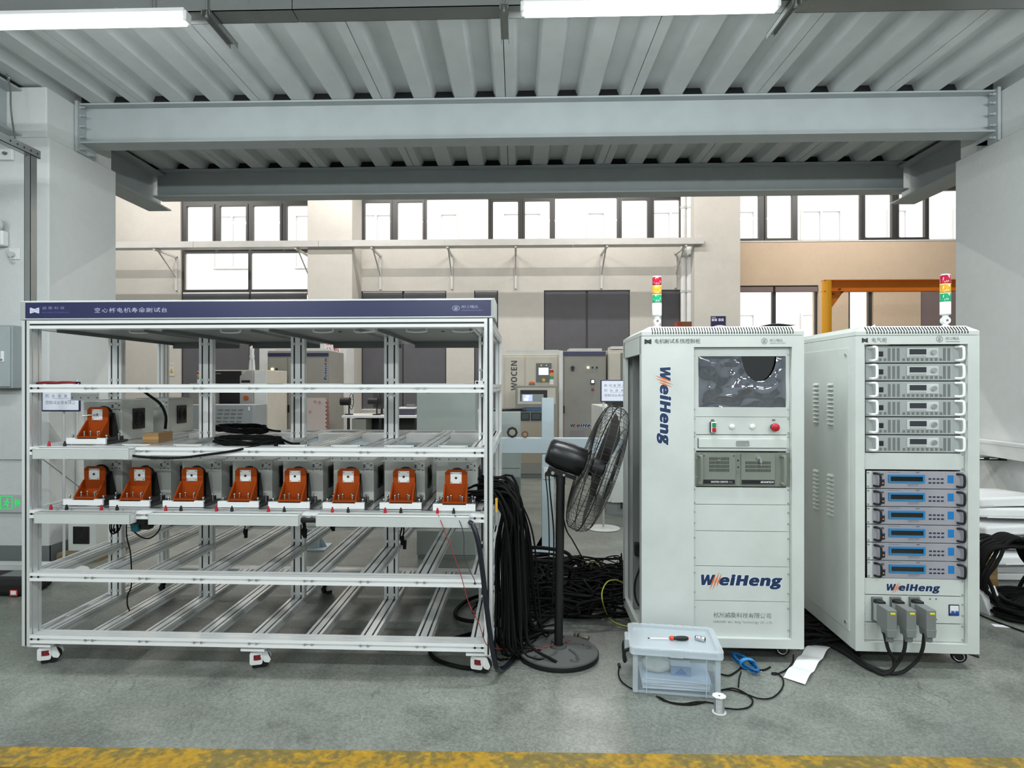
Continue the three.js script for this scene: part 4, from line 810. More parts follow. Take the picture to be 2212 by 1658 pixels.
// sheets lying on the cabinet lids
{
  const o = thing('grey_sheet', 'curled dark grey sheet lying on the right of the left cabinet lid', 'sheet', loc(cab1, 1665, 705, -0.12).setY(1.7055).applyMatrix4(cab1.matrixWorld).toArray(), -0.1), g = new THREE.BoxGeometry(0.2, 0.0016, 0.15, 14, 1, 8), p = g.attributes.position;
  for (let i = 0; i < p.count; i++) { const u = p.getX(i) / 0.2; p.setY(i, p.getY(i) + 0.014 * Math.max(0, Math.sin((u + 0.5) * PI)) ** 2 + 0.004 * Math.max(0, u) * 4); }
  g.computeVertexNormals(); part('sheet', g, std('#6d7171', 0.6), o); part('sheet_label', span(-0.02, 0.03, 0.0155, 0.0162, -0.01, 0.03), M.white, o);
  [[1857, 'left'], [1881, 'right']].forEach(([px, w], i) => { const c = loc(cab2, px, 700, -0.25).setY(1.7).applyMatrix4(cab2.matrixWorld), q = thing('folded_paper', w + ' folded white paper standing on the lid of the right cabinet near its left edge', 'paper', c.toArray(), 0.4 * i); part('front_leaf', poly([[-0.05, 0], [0.04, 0], [0.03, i ? 0.03 : 0.042]], 0.001), M.paper, q); part('back_leaf', poly([[-0.05, 0], [0.04, 0], [0.03, 0.026]], 0.001).rotateY(0.6).translate(-0.005, 0, -0.01), M.paper, q); });
}

// ================================================================ pedestal fan
{
  const c = fl(1206, 1415), o = thing('pedestal_fan', 'black industrial pedestal fan tilted to the right between the rack and the left cabinet', 'fan', c.toArray(), 0);
  part('base', lathe([[0, 0], [0.2, 0], [0.2075, 0.006], [0.2075, 0.026], [0.2, 0.032], [0.07, 0.042], [0.034, 0.048], [0, 0.048]], 64), std('#5d5f5d', 0.8, 0, { map: WALLCOL, bumpMap: POWDER, bumpScale: 0.0006 }), o);
  part('base_rim', lathe([[0.2, 0], [0.2085, 0.003], [0.209, 0.024], [0.204, 0.029]], 64), M.black, o);
  const sc = [];
  for (let i = 0; i < 5; i++) {                              // raised scrolls of the cast base
    const a0 = i * 2 * PI / 5 + 0.5, p = [];
    for (let k = 0; k <= 22; k++) { const t = k / 22, r = t < 0.6 ? 0.06 + 0.16 * t : 0, q = t < 0.6 ? null : (t - 0.6) / 0.4 * 4.6; const rc = 0.152, ac = a0 + 0.62; if (q === null) p.push(V(Math.cos(a0 + t * 0.75) * (r + 0.0), 0, Math.sin(a0 + t * 0.75) * r)); else { const w = 0.028 * (1 - q / 7); p.push(V(Math.cos(ac) * rc - Math.cos(ac + 0.6 + q) * w, 0, Math.sin(ac) * rc - Math.sin(ac + 0.6 + q) * w)); } }
    for (const v of p) { const d = Math.hypot(v.x, v.z); v.y = 0.0475 - Math.max(0, d - 0.05) * 0.1 - 0.001; }
    sc.push(tube(p, 0.006, 60, 6));
  }
  part('base_scrolls', sc, std('#4e504f', 0.75, 0, { bumpMap: POWDER, bumpScale: 0.0005 }), o);
  part('collar', lathe([[0.045, 0.04], [0.044, 0.052], [0.036, 0.058], [0.026, 0.06], [0.026, 0.05]], 32), std('#3b3d3c', 0.7), o);
  const lean = new THREE.Matrix4().makeRotationZ(-0.013);
  part('pole', [cyl(0.0225, 0.6, 0, 0.35, 0, 'y', 24), cyl(0.0225, 0.30, 0, 0.80, 0, 'y', 24), cyl(0.0245, 0.05, 0, 0.915, 0, 'y', 24)].map((g) => g.applyMatrix4(lean)), M.black, o);
  // head: axis runs right and down
  const head = new THREE.Group(); head.name = 'fan_head'; head.position.set(-0.018, 0.977, 0); o.add(head);
  const yaw = -0.04, tilt = -0.345;                           // right, a touch away from the viewer, nose down
  head.rotation.set(0, yaw, tilt, 'YZX');
  const ax = (pts) => lathe(pts, 36).rotateZ(-PI / 2);       // lathe about the fan axis (x)
  part('motor_housing', ax([[0, -0.075], [0.05, -0.074], [0.064, -0.066], [0.072, -0.04], [0.0765, 0.0], [0.0765, 0.055], [0.074, 0.06], [0.074, 0.12], [0.05, 0.13], [0, 0.13]]).translate(0.01, 0.072, 0), std('#131416', 0.32, 0), head);
  part('tilt_bracket', [rspan(-0.03, 0.12, -0.025, -0.008, -0.022, 0.022, 0.004), poly([[-0.02, -0.03], [0.05, -0.03], [0.1, -0.01], [-0.02, -0.005]], 0.006).translate(0, 0, 0.02), poly([[-0.03, -0.055], [0.03, -0.05], [0.05, -0.01], [-0.03, -0.005]], 0.006).translate(0, 0, -0.026)], M.black, head);
  part('bracket_bolts', [cyl(0.009, 0.06, -0.002, -0.028, 0.0, 'z', 10), cyl(0.0065, 0.06, 0.055, -0.018, 0.0, 'z', 10)], M.steelBolt, head);
  const R = 0.335, x0 = 0.135, dep = 0.155, cy = 0.072, wire = std('#2c2b2a', 0.4, 0.3), cage = [], rings = [];
  const prof = (f, r) => (f ? x0 + 0.098 + 0.052 * Math.cos(Math.min(1, r / R) * PI / 2) * 0.9 + 0.006 : x0 + 0.01 + 0.0 * r);   // front bulges, back is nearly flat
  for (let i = 0; i < 60; i++) {
    const a = i * 2 * PI / 60, cc = Math.cos(a), ss = Math.sin(a), P = (x, r) => V(x, cy + r * cc, r * ss);
    cage.push(tube([P(x0 + 0.012, 0.075), P(x0 - 0.004, 0.15), P(x0, 0.26), P(x0 + 0.02, R - 0.012), P(x0 + 0.05, R), P(x0 + 0.072, R)], 0.0011, 14, 4));
    cage.push(tube([P(x0 + 0.072, R), P(x0 + 0.1, R - 0.004), P(x0 + 0.128, R - 0.03), P(x0 + 0.147, 0.22), P(x0 + 0.156, 0.12), P(x0 + 0.157, 0.05)], 0.0011, 14, 4));
  }
  for (const [x, r, w] of [[x0 + 0.072, R + 0.002, 0.0034], [x0 + 0.03, R - 0.004, 0.002], [x0 + 0.0, 0.26, 0.0018], [x0 - 0.003, 0.16, 0.0018], [x0 + 0.118, R - 0.016, 0.002], [x0 + 0.144, 0.24, 0.0018], [x0 + 0.154, 0.14, 0.0018], [x0 + 0.012, 0.078, 0.003]]) rings.push(new THREE.TorusGeometry(r, w, 6, 72).rotateY(PI / 2).translate(x, cy, 0));
  part('cage_wires', cage, wire, head).userData.kind = 'stuff';
  part('cage_rings', rings, wire, head);
  part('front_badge', ax([[0, 0.006], [0.04, 0.004], [0.05, 0], [0, 0]]).translate(x0 + 0.155, cy, 0), M.black, head);
  const bladeMat = std('#3d3c3b', 0.4, 0.5);
  for (let k = 0; k < 3; k++) {
    const g = new THREE.PlaneGeometry(1, 1, 14, 10), p = g.attributes.position;
    for (let i = 0; i < p.count; i++) { const u = p.getX(i) + 0.5, v = p.getY(i), r = 0.045 + u * 0.262, wid = 0.9 * (0.55 + 0.55 * Math.sin(PI * Math.min(1, u * 0.75 + 0.12))), a = v * wid + 0.25 * u + k * 2 * PI / 3 + 0.3; p.setXYZ(i, x0 + 0.075 + v * (0.06 - 0.02 * u), cy + r * Math.cos(a), r * Math.sin(a)); }
    g.computeVertexNormals();
    const b = g.clone().translate(0.0018, 0, 0), ix = b.index.array; for (let i = 0; i < ix.length; i += 3) { const t = ix[i]; ix[i] = ix[i + 1]; ix[i + 1] = t; } b.computeVertexNormals();
    part('blade', [g, b], bladeMat, head);
  }
  part('hub', ax([[0, 0], [0.048, 0], [0.05, 0.01], [0.05, 0.06], [0.04, 0.07], [0, 0.07]]).translate(x0 + 0.035, cy, 0), M.black, head);
  // its lead, down behind the pole
  const A = at(1186, 1022, 3.36), B = at(1240, 1100, 3.4);
  tag(part('fan_lead', tube([A, at(1188, 1060, 3.38), at(1196, 1150, 3.4), at(1195, 1240, 3.45), at(1193, 1300, 3.6), fl(1190, 1330, 0.05)], 0.004, 60, 6), M.rubber), 'thin black lead hanging from the fan motor left of the pole', 'cable');
  tag(part('fan_lead', tube([at(1178, 1022, 3.42), at(1184, 1090, 3.42), at(1186, 1200, 3.45), fl(1178, 1265, 0.1)], 0.0035, 60, 6), M.rubber), 'second thin black lead left of the fan pole, from the plug on the steel post', 'cable');
  tag(part('fan_lead', tube([at(1212, 1085, 3.38), at(1222, 1140, 3.45), at(1236, 1165, 3.6), at(1250, 1190, 3.8), fl(1268, 1222, 0.12)], 0.004, 40, 6), M.rubber), 'black lead slanting down from the fan cage to the cable pile', 'cable');
}
// ================================================================ cables
const cableM = phys('#070708', 0.72, 0, { specularIntensity: 0.45, bumpMap: POWDER, bumpScale: 0.0003 });
function cable(label, pts, r, m = cableM, n = 80, name = 'cable') { return tag(part(name, tube(pts, r, n, 8), m), label, 'cable'); }
{
  // hanging bundle at the rack's right end
  const g = [];
  for (let i = 0; i < 64; i++) {
    const x = rr(-0.09, 0.02), z = rr(-3.62, -3.28), y0 = rr(0.78, 0.89), sx = rr(-0.01, 0.11) + 0.04 * Math.max(0, (i % 7) - 4), sz = rr(-0.15, 0.18), r = rr(0.004, 0.0085);
    g.push(tube([[x - 0.22, y0 - rr(0.0, 0.06), z - rr(0, 0.15)], [x - 0.08, y0 + rr(-0.01, 0.03), z], [x - 0.01, y0 + rr(-0.02, 0.012), z], [x + 0.03 + sx * 0.2, y0 - 0.1, z + 0.02], [x + sx * 0.7, 0.55, z + sz * 0.4], [x + sx * 0.85, 0.25, z + sz * 0.7], [x + sx, rr(0.03, 0.1), z + sz], [x + sx + rr(0, 0.15), rr(0.012, 0.05), z + sz + rr(-0.2, 0.1)]].map(([a, b, c]) => V(a - 0.03, b, c)), r, 36, 6));
  }
  tag(part('cable_bundle', g, cableM), 'thick bundle of black cables hanging from the right end of the test rack', 'cables', null, 'stuff');
  // pile on the floor behind the fan
  const p = [];
  for (let i = 0; i < 110; i++) {
    const c = fl(rr(1120, 1370), rr(1235, 1330)), a = rr(0.1, 0.34), b = rr(0.06, 0.2), t = rr(-0.5, 0.5), h = rr(0.01, 0.13), q = [];
    for (let k = 0; k < 11; k++) { const w = k / 10 * rr(5.2, 6.2) + t * 3; q.push(V(c.x + a * Math.cos(w) * Math.cos(t) - b * Math.sin(w) * Math.sin(t), Math.max(0.01, h + rr(-0.035, 0.035)), c.z + a * Math.cos(w) * Math.sin(t) + b * Math.sin(w) * Math.cos(t))); }
    for (const v of q) { v.x = Math.min(0.78, v.x); v.z = Math.min(-3.62, v.z); }
    p.push(tube(q, rr(0.004, 0.009), 54, 6));
  }
  tag(part('cable_pile', p, cableM), 'sprawling pile of tangled black cables on the floor behind the fan', 'cables', null, 'stuff');
  const u = [];
  for (let i = 0; i < 46; i++) {
    const c = fl(rr(1700, 1830), rr(1330, 1385)), a = rr(0.08, 0.3), b = rr(0.04, 0.12), t = rr(-1, 1), q = [];
    for (let k = 0; k < 9; k++) { const w = k / 8 * 5.4 + t * 3; q.push(V(c.x + a * Math.cos(w), Math.max(0.01, rr(0.01, 0.07)), Math.min(-3.3, c.z + b * Math.sin(w)))); }
    u.push(tube(q, rr(0.005, 0.009), 44, 6));
  }
  tag(part('cable_pile', u, cableM), 'dark tangle of cables on the floor between and under the two cabinets', 'cables', null, 'stuff');
  const F = (x, y, h = 0.012) => fl(x, y, h);
  // single cables that can be followed
  const s = (px, py, z) => loc(rack, px, py, z).applyMatrix4(rack.matrixWorld);
  cable('thick blue-black cable sweeping down the front right post of the rack', [s(1012, 1126, 0.03), s(1022, 1135, 0.075), s(1034, 1175, 0.09), s(1043, 1240, 0.09), s(1051, 1310, 0.09), s(1060, 1380, 0.085), s(1069, 1430, 0.07), s(1074, 1442, 0.05), F(1083, 1446, 0.02), F(1108, 1425, 0.016), F(1130, 1390, 0.02)], 0.0125, std('#10141f', 0.3), 120);
  cable('thick black cable lying from the rack corner caster towards the fan', [F(1072, 1444, 0.014), F(1095, 1438, 0.014), F(1122, 1400, 0.02), F(1150, 1360, 0.02), F(1190, 1330, 0.03)], 0.0115);
  cable('thin red wire from the last red binding post down to the fan base', [s(946, 1110, 0.03), s(955, 1132, 0.06), s(975, 1185, 0.07), s(995, 1240, 0.075), s(1012, 1300, 0.07), s(1034, 1345, 0.07), s(1050, 1390, 0.07), F(1070, 1400, 0.1), F(1110, 1402, 0.03), F(1150, 1402, 0.055), F(1190, 1394, 0.06), F(1232, 1383, 0.04)], 0.0019, std('#8c2a26', 0.5), 140, 'wire');
  cable('thin grey wire from the last black binding post down across the shelf edge', [s(981, 1111, 0.03), s(994, 1128, 0.055), s(1002, 1160, 0.06), s(1003, 1200, 0.06), s(1014, 1230, 0.06), s(1024, 1250, 0.055), s(1027, 1262, 0.03)], 0.0019, std('#34363a', 0.5), 80, 'wire');
  cable('black cable loop lying under the right end of the rack', [F(1048, 1282, 0.02), F(1010, 1296, 0.02), F(985, 1318, 0.02), F(990, 1335, 0.02), F(1030, 1342, 0.02), F(1062, 1340, 0.02)], 0.012, cableM, 80, 'cable_loop');
  cable('wide black cable loop reaching out under the front right of the rack', [F(1030, 1365, 0.02), F(965, 1383, 0.014), F(930, 1402, 0.014), F(945, 1425, 0.014), F(1000, 1441, 0.014), F(1050, 1443, 0.014)], 0.011, cableM, 90, 'cable_loop');
  cable('uppermost stiff black cable loop left of the fan pole', [V(0.06, 0.36, -3.75), ...[[1128, 1188], [1160, 1182], [1215, 1190], [1233, 1203], [1222, 1212], [1180, 1212], [1130, 1208]].map(([x, y]) => at(x, y, 4.1))], 0.012, cableM, 100, 'cable_loop');
  cable('second stiff black cable loop left of the fan pole', [...[[1112, 1218], [1150, 1212], [1190, 1215], [1220, 1222], [1232, 1232]].map(([x, y]) => at(x, y, 4.1)), F(1225, 1260, 0.1)], 0.011, cableM, 80, 'cable_loop');
  cable('black cable curling round left of the fan base', [F(1105, 1330, 0.08), F(1150, 1350, 0.03), F(1175, 1362, 0.02), F(1210, 1362, 0.02)], 0.01);
  cable('black cable lying in front of the pile behind the fan pole', [F(1205, 1322, 0.03), F(1225, 1330, 0.014), F(1270, 1332, 0.012), F(1310, 1325, 0.014)], 0.009);
  cable('black looping cables on the floor beside the rack right post', [F(1075, 1380, 0.03), F(1110, 1385, 0.02), F(1140, 1372, 0.03), F(1150, 1350, 0.05), F(1128, 1330, 0.09)], 0.009);
  cable('yellow-green earth wire curving down from the cable pile to the clear box', [at(1345, 1258, 3.72), at(1330, 1252, 3.66), at(1312, 1256, 3.62), at(1301, 1276, 3.6), at(1302, 1300, 3.58), F(1312, 1328, 0.02), F(1325, 1342, 0.006), F(1345, 1350, 0.006), F(1375, 1356, 0.006)], 0.0035, std('#b9bd4a', 0.5), 80, 'earth_wire');
  cable('thin yellow wire arching over the top of the cable pile', [F(1262, 1230, 0.12), F(1272, 1215, 0.17), F(1285, 1212, 0.17), F(1300, 1228, 0.12)], 0.003, std('#8d8b4c', 0.5), 40, 'earth_wire');
  // cables about the shelves
  const S = (px, py, z) => s(px, py, z);
  cable('thin black cable drooping along the upper shelf front from the cover end', [S(281, 981, 0.006), S(288, 984, 0.02), S(330, 988, 0.012), S(390, 988, 0.012), S(450, 981, 0.012), S(500, 974, 0.01), S(530, 968, -0.01), S(560, 963, -0.09)], 0.006);
  cable('black hose arching between the two boxes on the upper shelf', [S(312, 846, -0.45), S(320, 852, -0.42), S(346, 872, -0.4), S(358, 898, -0.4), S(357, 926, -0.4)], 0.0075);
  cable('black cable loop hanging under the station shelf beside the gap', [S(280, 1128, -0.1), S(292, 1150, -0.1), S(318, 1163, -0.1), S(340, 1150, -0.1), S(350, 1128, -0.1)], 0.0035);
  cable('thin black cable dangling from the station shelf through two levels', [S(273, 1128, -0.2), S(274, 1160, -0.2), S(282, 1196, -0.2), S(284, 1260, -0.22), S(276, 1285, -0.22), S(275, 1305, -0.22), S(280, 1319, -0.22)], 0.0035);
  const hang = (px, z, y1, l, r = 0.0032) => { const a = S(px, 1126, z), b = S(px + 4, y1, z), m = cable(l, [a, V(a.x + 0.006, (a.y * 2 + b.y) / 3, a.z), V(a.x - 0.002, (a.y + b.y * 2) / 3, a.z), b], r, cableM, 30, 'hanging_lead'); part('lead_plug', [cyl(0.009, 0.045, b.x, b.y + 0.02, b.z, 'y', 12, 0.011)], cableM, m); };
  hang(527, -0.3, 1160, 'short lead with dark plug dangling under the fourth orange stand');
  hang(716, -0.3, 1145, 'short lead with dark plug dangling under the sixth orange stand', 0.006);
  hang(655, -0.12, 1160, 'thick dark plug hanging below the gap between the two long shelf covers', 0.009);
  for (const [dx, y, z] of [[0, 1175, -0.3], [5, 1184, -0.31]]) hang(865 + dx, z, y, dx ? 'longer lead with black plug under the seventh orange stand' : 'shorter lead with black plug under the seventh orange stand', 0.004);
  const lp = (px, py, rx, ry, n, l, z) => { const c = S(px, py, z), q = []; for (let k = 0; k <= n * 14; k++) { const w = k / 14 * 2 * PI; q.push(V(c.x + rx * Math.cos(w) * (1 + 0.12 * Math.sin(k)), c.y + ry * Math.sin(w), c.z + 0.004 * Math.sin(k * 0.7) + k * 0.0008)); } return cable(l, q, 0.0032, cableM, n * 40, 'cable_coil'); };
  lp(254, 1136, 0.018, 0.032, 4, 'bunched black lead tied under the station shelf left of the first gap', -0.2);
  { // power tool in the first gap
    const a = S(301, 1122, -0.06), o = thing('power_tool', 'black and teal power tool hanging in the gap between shelf covers', 'power tool', a.toArray(), -0.014);
    part('battery_pack', rspan(-0.045, 0.045, -0.018, 0.02, -0.05, 0.03, 0.006), M.black, o);
    part('grip', [rspan(-0.05, -0.01, -0.065, -0.016, -0.05, 0.0, 0.012)], std('#0f5f6c', 0.5), o);
    part('motor_end', rspan(-0.008, 0.045, -0.055, -0.016, -0.06, -0.01, 0.012), M.black, o);
    part('clear_wrap', tube([[-0.045, 0.021, 0.0], [-0.02, 0.03, 0.01], [0.02, 0.024, 0.0], [0.046, 0.028, -0.01]], 0.006, 30, 7), M.clear, o);
    const b = S(663, 1123, 0.012), k = thing('cable_sleeve', 'short black sleeve lying in the gap between the two long shelf covers', 'sleeve', b.toArray(), -0.014);
    part('sleeve', cyl(0.012, 0.085, 0, 0, 0, 'x', 16), M.rubber, k); part('cuff', cyl(0.014, 0.012, -0.036, 0, 0, 'x', 16), M.black, k);
  }
  // two coils of black cable on the upper shelf
  const coil = (px, py, z, rx, rz, n, l) => { const c = S(px, py, z), q = []; for (let k = 0; k <= n * 16; k++) { const w = k / 16 * 2 * PI, e = 1 + 0.14 * Math.sin(k * 2.31) * Math.sin(k * 0.37); q.push(V(c.x + rx * e * Math.cos(w), c.y + 0.008 + 0.028 * Math.abs(Math.sin(k * 0.19)) + 0.01 * Math.sin(k * 0.9), c.z + rz * e * Math.sin(w))); } q.push(V(c.x + rx * 1.25, c.y + 0.01, c.z - 0.03), V(c.x + rx * 1.5, c.y + 0.006, c.z - 0.05)); return cable(l, q, 0.0062, cableM, n * 60, 'cable_coil'); };
  coil(540, 962, -0.22, 0.165, 0.1, 8, 'front coil of black cable on the upper shelf');
  coil(522, 934, -0.78, 0.15, 0.1, 7, 'rear coil of black cable on the upper shelf behind an inner post');
}
// things lying on the rack
{
  const s = (px, py, z) => loc(rack, px, py, z).applyMatrix4(rack.matrixWorld);
  const c = s(338, 952, -0.22); c.y = 1.1;
  const o = thing('carton', 'small brown carton sealed with tape on the upper shelf', 'box', c.toArray(), 0.03);
  part('carton_body', rspan(-0.06, 0.02, 0, 0.052, -0.13, 0.02, 0.002), M.card, o); part('tape_strip', span(-0.062, 0.022, 0.018, 0.034, 0.0195, 0.0208), std('#b08a58', 0.25), o); part('top_tape', span(-0.028, -0.008, 0.0515, 0.0526, -0.13, 0.02), std('#8d8a7c', 0.25), o);
  [[89, 'red-handled cutters lying at the left end of the top shelf rail'], [124, 'second red-handled pliers on the top shelf rail, right of the cutters']].forEach(([px, l], i) => {
    const p = s(px, 827, -0.05); p.y = 1.409;
    const t = thing('pliers', l, 'pliers', p.toArray(), i ? 0.05 : -0.05);
    part('handle', tube([[-0.01, 0.006, 0.004], [0.03, 0.009, 0.014], [0.07, 0.009, 0.012], [0.095, 0.006, 0.006]], 0.0058, 24, 8), std('#7c0f1e', 0.4), t); part('handle', tube([[-0.01, 0.006, -0.004], [0.03, 0.008, -0.014], [0.07, 0.008, -0.012], [0.095, 0.006, -0.006]], 0.0058, 24, 8), std('#7c0f1e', 0.4), t);
    part('jaws', [rspan(-0.055, -0.005, 0, 0.01, -0.008, 0.008, 0.003)], M.blackMetal, t);
  });
  const b = s(1039, 826, -0.06); b.y = 1.408;
  const k = thing('clamp_block', 'small aluminium clamp block with screws at the right end of the top shelf', 'clamp', b.toArray(), 0);
  part('block', rspan(-0.028, 0.028, 0, 0.018, -0.02, 0.02, 0.002), M.alumBright, k); part('hand_screw', [cyl(0.004, 0.06, 0.0, 0.04, 0, 'y', 10), cyl(0.008, 0.012, 0, 0.07, 0, 'y', 10)], M.steelBolt, k); part('end_screws', [cyl(0.0065, 0.006, -0.018, 0.009, 0.021, 'z', 10), cyl(0.0065, 0.006, 0.018, 0.009, 0.021, 'z', 10)], M.blackMetal, k);
  const y = s(1072, 1092, -0.05), yt = thing('yellow_tag', 'small yellow cable label hanging at the outer right side of the rack', 'label', y.toArray(), 0.3);
  part('tag_card', rspan(0, 0.012, -0.035, 0.035, -0.02, -0.018, 0.0005), std('#d9a637', 0.6), yt);
}
// ================================================================ in front of the left cabinet
{
  const c = fl(1461, 1505), o = thing('storage_box', 'clear plastic lidded storage box in front of the left cabinet', 'storage box', [c.x, 0, c.z], -0.137), w = 0.385, d = 0.29, h = 0.185, f = 0.006;
  // thin tapering walls
  const wall = (w0, w1, y0, y1, z0, z1, t) => { const g = bx(1, 1, t, 0, 0, 0), p = g.attributes.position; for (let i = 0; i < p.count; i++) { const u = p.getX(i), v = p.getY(i) + 0.5; p.setXYZ(i, u * (w0 + (w1 - w0) * v), y0 + (y1 - y0) * v, p.getZ(i) + z0 + (z1 - z0) * v); } g.computeVertexNormals(); return g; };
  part('tub', [wall(w - 0.03, w, f, h, -0.014, 0, 0.0025), wall(w - 0.03, w, f, h, -d + 0.014, -d, 0.0025), ...[-1, 1].map((s) => wall(d - 0.03, d, f, h, 0, 0, 0.0025).rotateY(PI / 2).applyMatrix4(new THREE.Matrix4().set(1, s * 0.08, 0, s * (w / 2 - 0.016), 0, 1, 0, 0, 0, 0, 1, -d / 2, 0, 0, 0, 1))), span(-w / 2 + 0.016, w / 2 - 0.016, f, f + 0.0025, -d + 0.015, -0.015)], M.clear, o);
  part('tub_ribs', [...[-0.13, 0.13].flatMap((x) => [rspan(x - 0.002, x + 0.002, f, h - 0.01, -0.006, 0.002, 0.001)]), ...[-1, 1].map((s) => rspan(s * (w / 2 - 0.012) - 0.012, s * (w / 2 - 0.012) + 0.012, f - 0.002, h, -0.016, 0.0, 0.006)), rspan(-w / 2 + 0.01, w / 2 - 0.01, 0.0, 0.012, -0.02, -0.012, 0.004), rspan(-w / 2 - 0.006, w / 2 + 0.006, h - 0.006, h, -d - 0.004, 0.006, 0.003)], M.milky, o);
  const lid = part('lid', [holed(rectShape(-w / 2 - 0.014, w / 2 + 0.014, -0.012, d + 0.012, 0.03), [rectShape(-w / 2 + 0.012, w / 2 - 0.012, 0.012, d - 0.012, 0.02)], 0.03).rotateX(-PI / 2).translate(0, h - 0.002, 0), span(-w / 2 + 0.008, w / 2 - 0.008, h + 0.012, h + 0.0145, -d + 0.01, -0.01)], M.milky, o);
  const rib = []; for (let i = -4; i <= 4; i++) { rib.push(rspan(i * 0.042 - 0.015, i * 0.042 + 0.015, h + 0.026, h + 0.031, 0.0, 0.008, 0.001), rspan(i * 0.042 - 0.015, i * 0.042 + 0.015, h + 0.026, h + 0.031, -d - 0.008, -d, 0.001)); }
  part('lid_rim_ribs', rib, M.milky, lid);
  part('lid_catch', [rspan(-0.03, 0.03, h - 0.004, h + 0.034, 0.012, 0.017, 0.003)], M.milky, o);
  part('side_clip', [rspan(-w / 2 - 0.034, -w / 2 - 0.01, h - 0.03, h + 0.03, -d * 0.62, -d * 0.3, 0.008)], M.milky, o);
  part('carry_handle', [tube([[-w / 2 - 0.012, h - 0.012, -d * 0.25], [-w / 2 - 0.034, h - 0.03, -d * 0.28], [-w / 2 - 0.034, h - 0.075, -d * 0.3], [-w / 2 - 0.028, h - 0.085, -d * 0.45], [-w / 2 - 0.034, h - 0.075, -d * 0.6], [-w / 2 - 0.034, h - 0.03, -d * 0.64], [-w / 2 - 0.012, h - 0.012, -d * 0.66]], 0.008, 50, 9)], M.black, o);
  o.updateMatrixWorld(true);
  const inB = (x, y, z) => V(x, y, z).applyMatrix4(o.matrixWorld).toArray();
  // what it holds
  [[0.0, 0.02, 0.04, 'lowest white booklet in the clear box'], [0.006, 0.033, -0.02, 'second white booklet from the bottom in the clear box'], [-0.004, 0.046, 0.05, 'third white booklet from the bottom in the clear box'], [0.01, 0.058, -0.03, 'pale blue topmost booklet of the pile in the clear box']].forEach(([x, y, t, l], i) => {
    const b = thing('booklet', l, 'booklet', inB(x, y - 0.009, -d / 2), -0.137 + t, 'booklets in the clear box');
    part('cover', [rspan(-0.15, 0.15, 0.0095, 0.0102, -0.1, 0.1, 0.0003), rspan(-0.15, 0.15, 0, 0.0007, -0.1, 0.1, 0.0003)], i === 3 ? std('#c9d6e4', 0.6) : M.paper, b); part('pages', span(-0.148, 0.148, 0.0007, 0.0095, -0.098, 0.098), std('#e6e9ee', 0.9), b);
  });
  const bg = thing('plastic_bag', 'crumpled cream plastic bag on the booklets in the clear box', 'bag', inB(-0.07, 0.061, -d / 2), -0.137), g = new THREE.SphereGeometry(1, 30, 18), p = g.attributes.position;
  for (let i = 0; i < p.count; i++) { const x = p.getX(i), y = p.getY(i), z = p.getZ(i), k = 0.7 + 0.55 * fbm(x * 0.3 + 0.5, z * 0.3 + y * 0.21 + 0.5, 6, 301, 3); p.setXYZ(i, x * 0.075 * k, Math.max(0, (y + 0.7) * 0.03 * k), z * 0.06 * k); }
  g.computeVertexNormals(); part('bag_film', g, std('#e4ddcf', 0.5), bg);
  const bb = thing('small_box', 'small blue and white paper box inside the clear box', 'box', inB(0.03, 0.061, -d / 2 + 0.03), -0.137);
  part('box_body', rspan(-0.045, 0.045, 0, 0.045, -0.03, 0.03, 0.001), std('#7f99b8', 0.6), bb); part('box_flap', rspan(-0.045, 0.045, 0.0445, 0.047, -0.03, 0.034, 0.0005), M.white, bb); part('blue_print', poly([[-0.03, 0.005], [0.03, 0.005], [0, 0.035]], 0.0006).translate(0, 0, 0.0302), std('#2f66ae', 0.5), bb);
  // on the lid
  const sd = loc(o, 1444, 1379, -d * 0.45), y0 = h + 0.0145;
  const at2 = (px, py) => { const q = fl(px, py, y0 + 0.008); return q; };
  const S = thing('screwdriver', 'screwdriver with black and orange handle lying on the clear box lid', 'screwdriver', [at2(1444, 1379).x, y0, at2(1444, 1379).z], -0.02);
  part('blade', [cyl(0.0027, 0.085, -0.045, 0.009, 0, 'x', 10)], M.alumBright, S); part('blade_tip', [cyl(0.0028, 0.012, -0.09, 0.009, 0, 'x', 10, 0.002)], M.black, S);
  part('handle', lathe([[0, 0], [0.0085, 0.001], [0.0095, 0.012], [0.0075, 0.02], [0.0105, 0.03], [0.0115, 0.05], [0.0105, 0.068], [0.008, 0.078], [0, 0.08]], 20).rotateZ(-PI / 2).translate(0.012, 0.0115, 0), M.black, S);
  part('handle_bands', [lathe([[0.0088, 0], [0.0094, 0.004], [0.0098, 0.016], [0.0088, 0.019]], 20).rotateZ(-PI / 2).translate(0.006, 0.0115, 0), ball(0.0075, 0.088, 0.0115, 0)], std('#d6431c', 0.45), S);
  const K = thing('connector', 'silver round cable connector lying on the right of the clear box lid', 'connector', [at2(1511, 1380).x, y0, at2(1511, 1380).z], -0.55);
  part('shell', [lathe([[0, 0], [0.0105, 0], [0.011, 0.008], [0.009, 0.01], [0.0115, 0.012], [0.012, 0.022], [0.0095, 0.024], [0.0125, 0.026], [0.013, 0.044], [0.009, 0.046], [0, 0.046]], 24).rotateZ(-PI / 2).translate(-0.02, 0.0125, 0)], M.steelBolt, K); part('contact_face', [cyl(0.0085, 0.002, 0.026, 0.0125, 0, 'x', 20)], M.black, K);
}
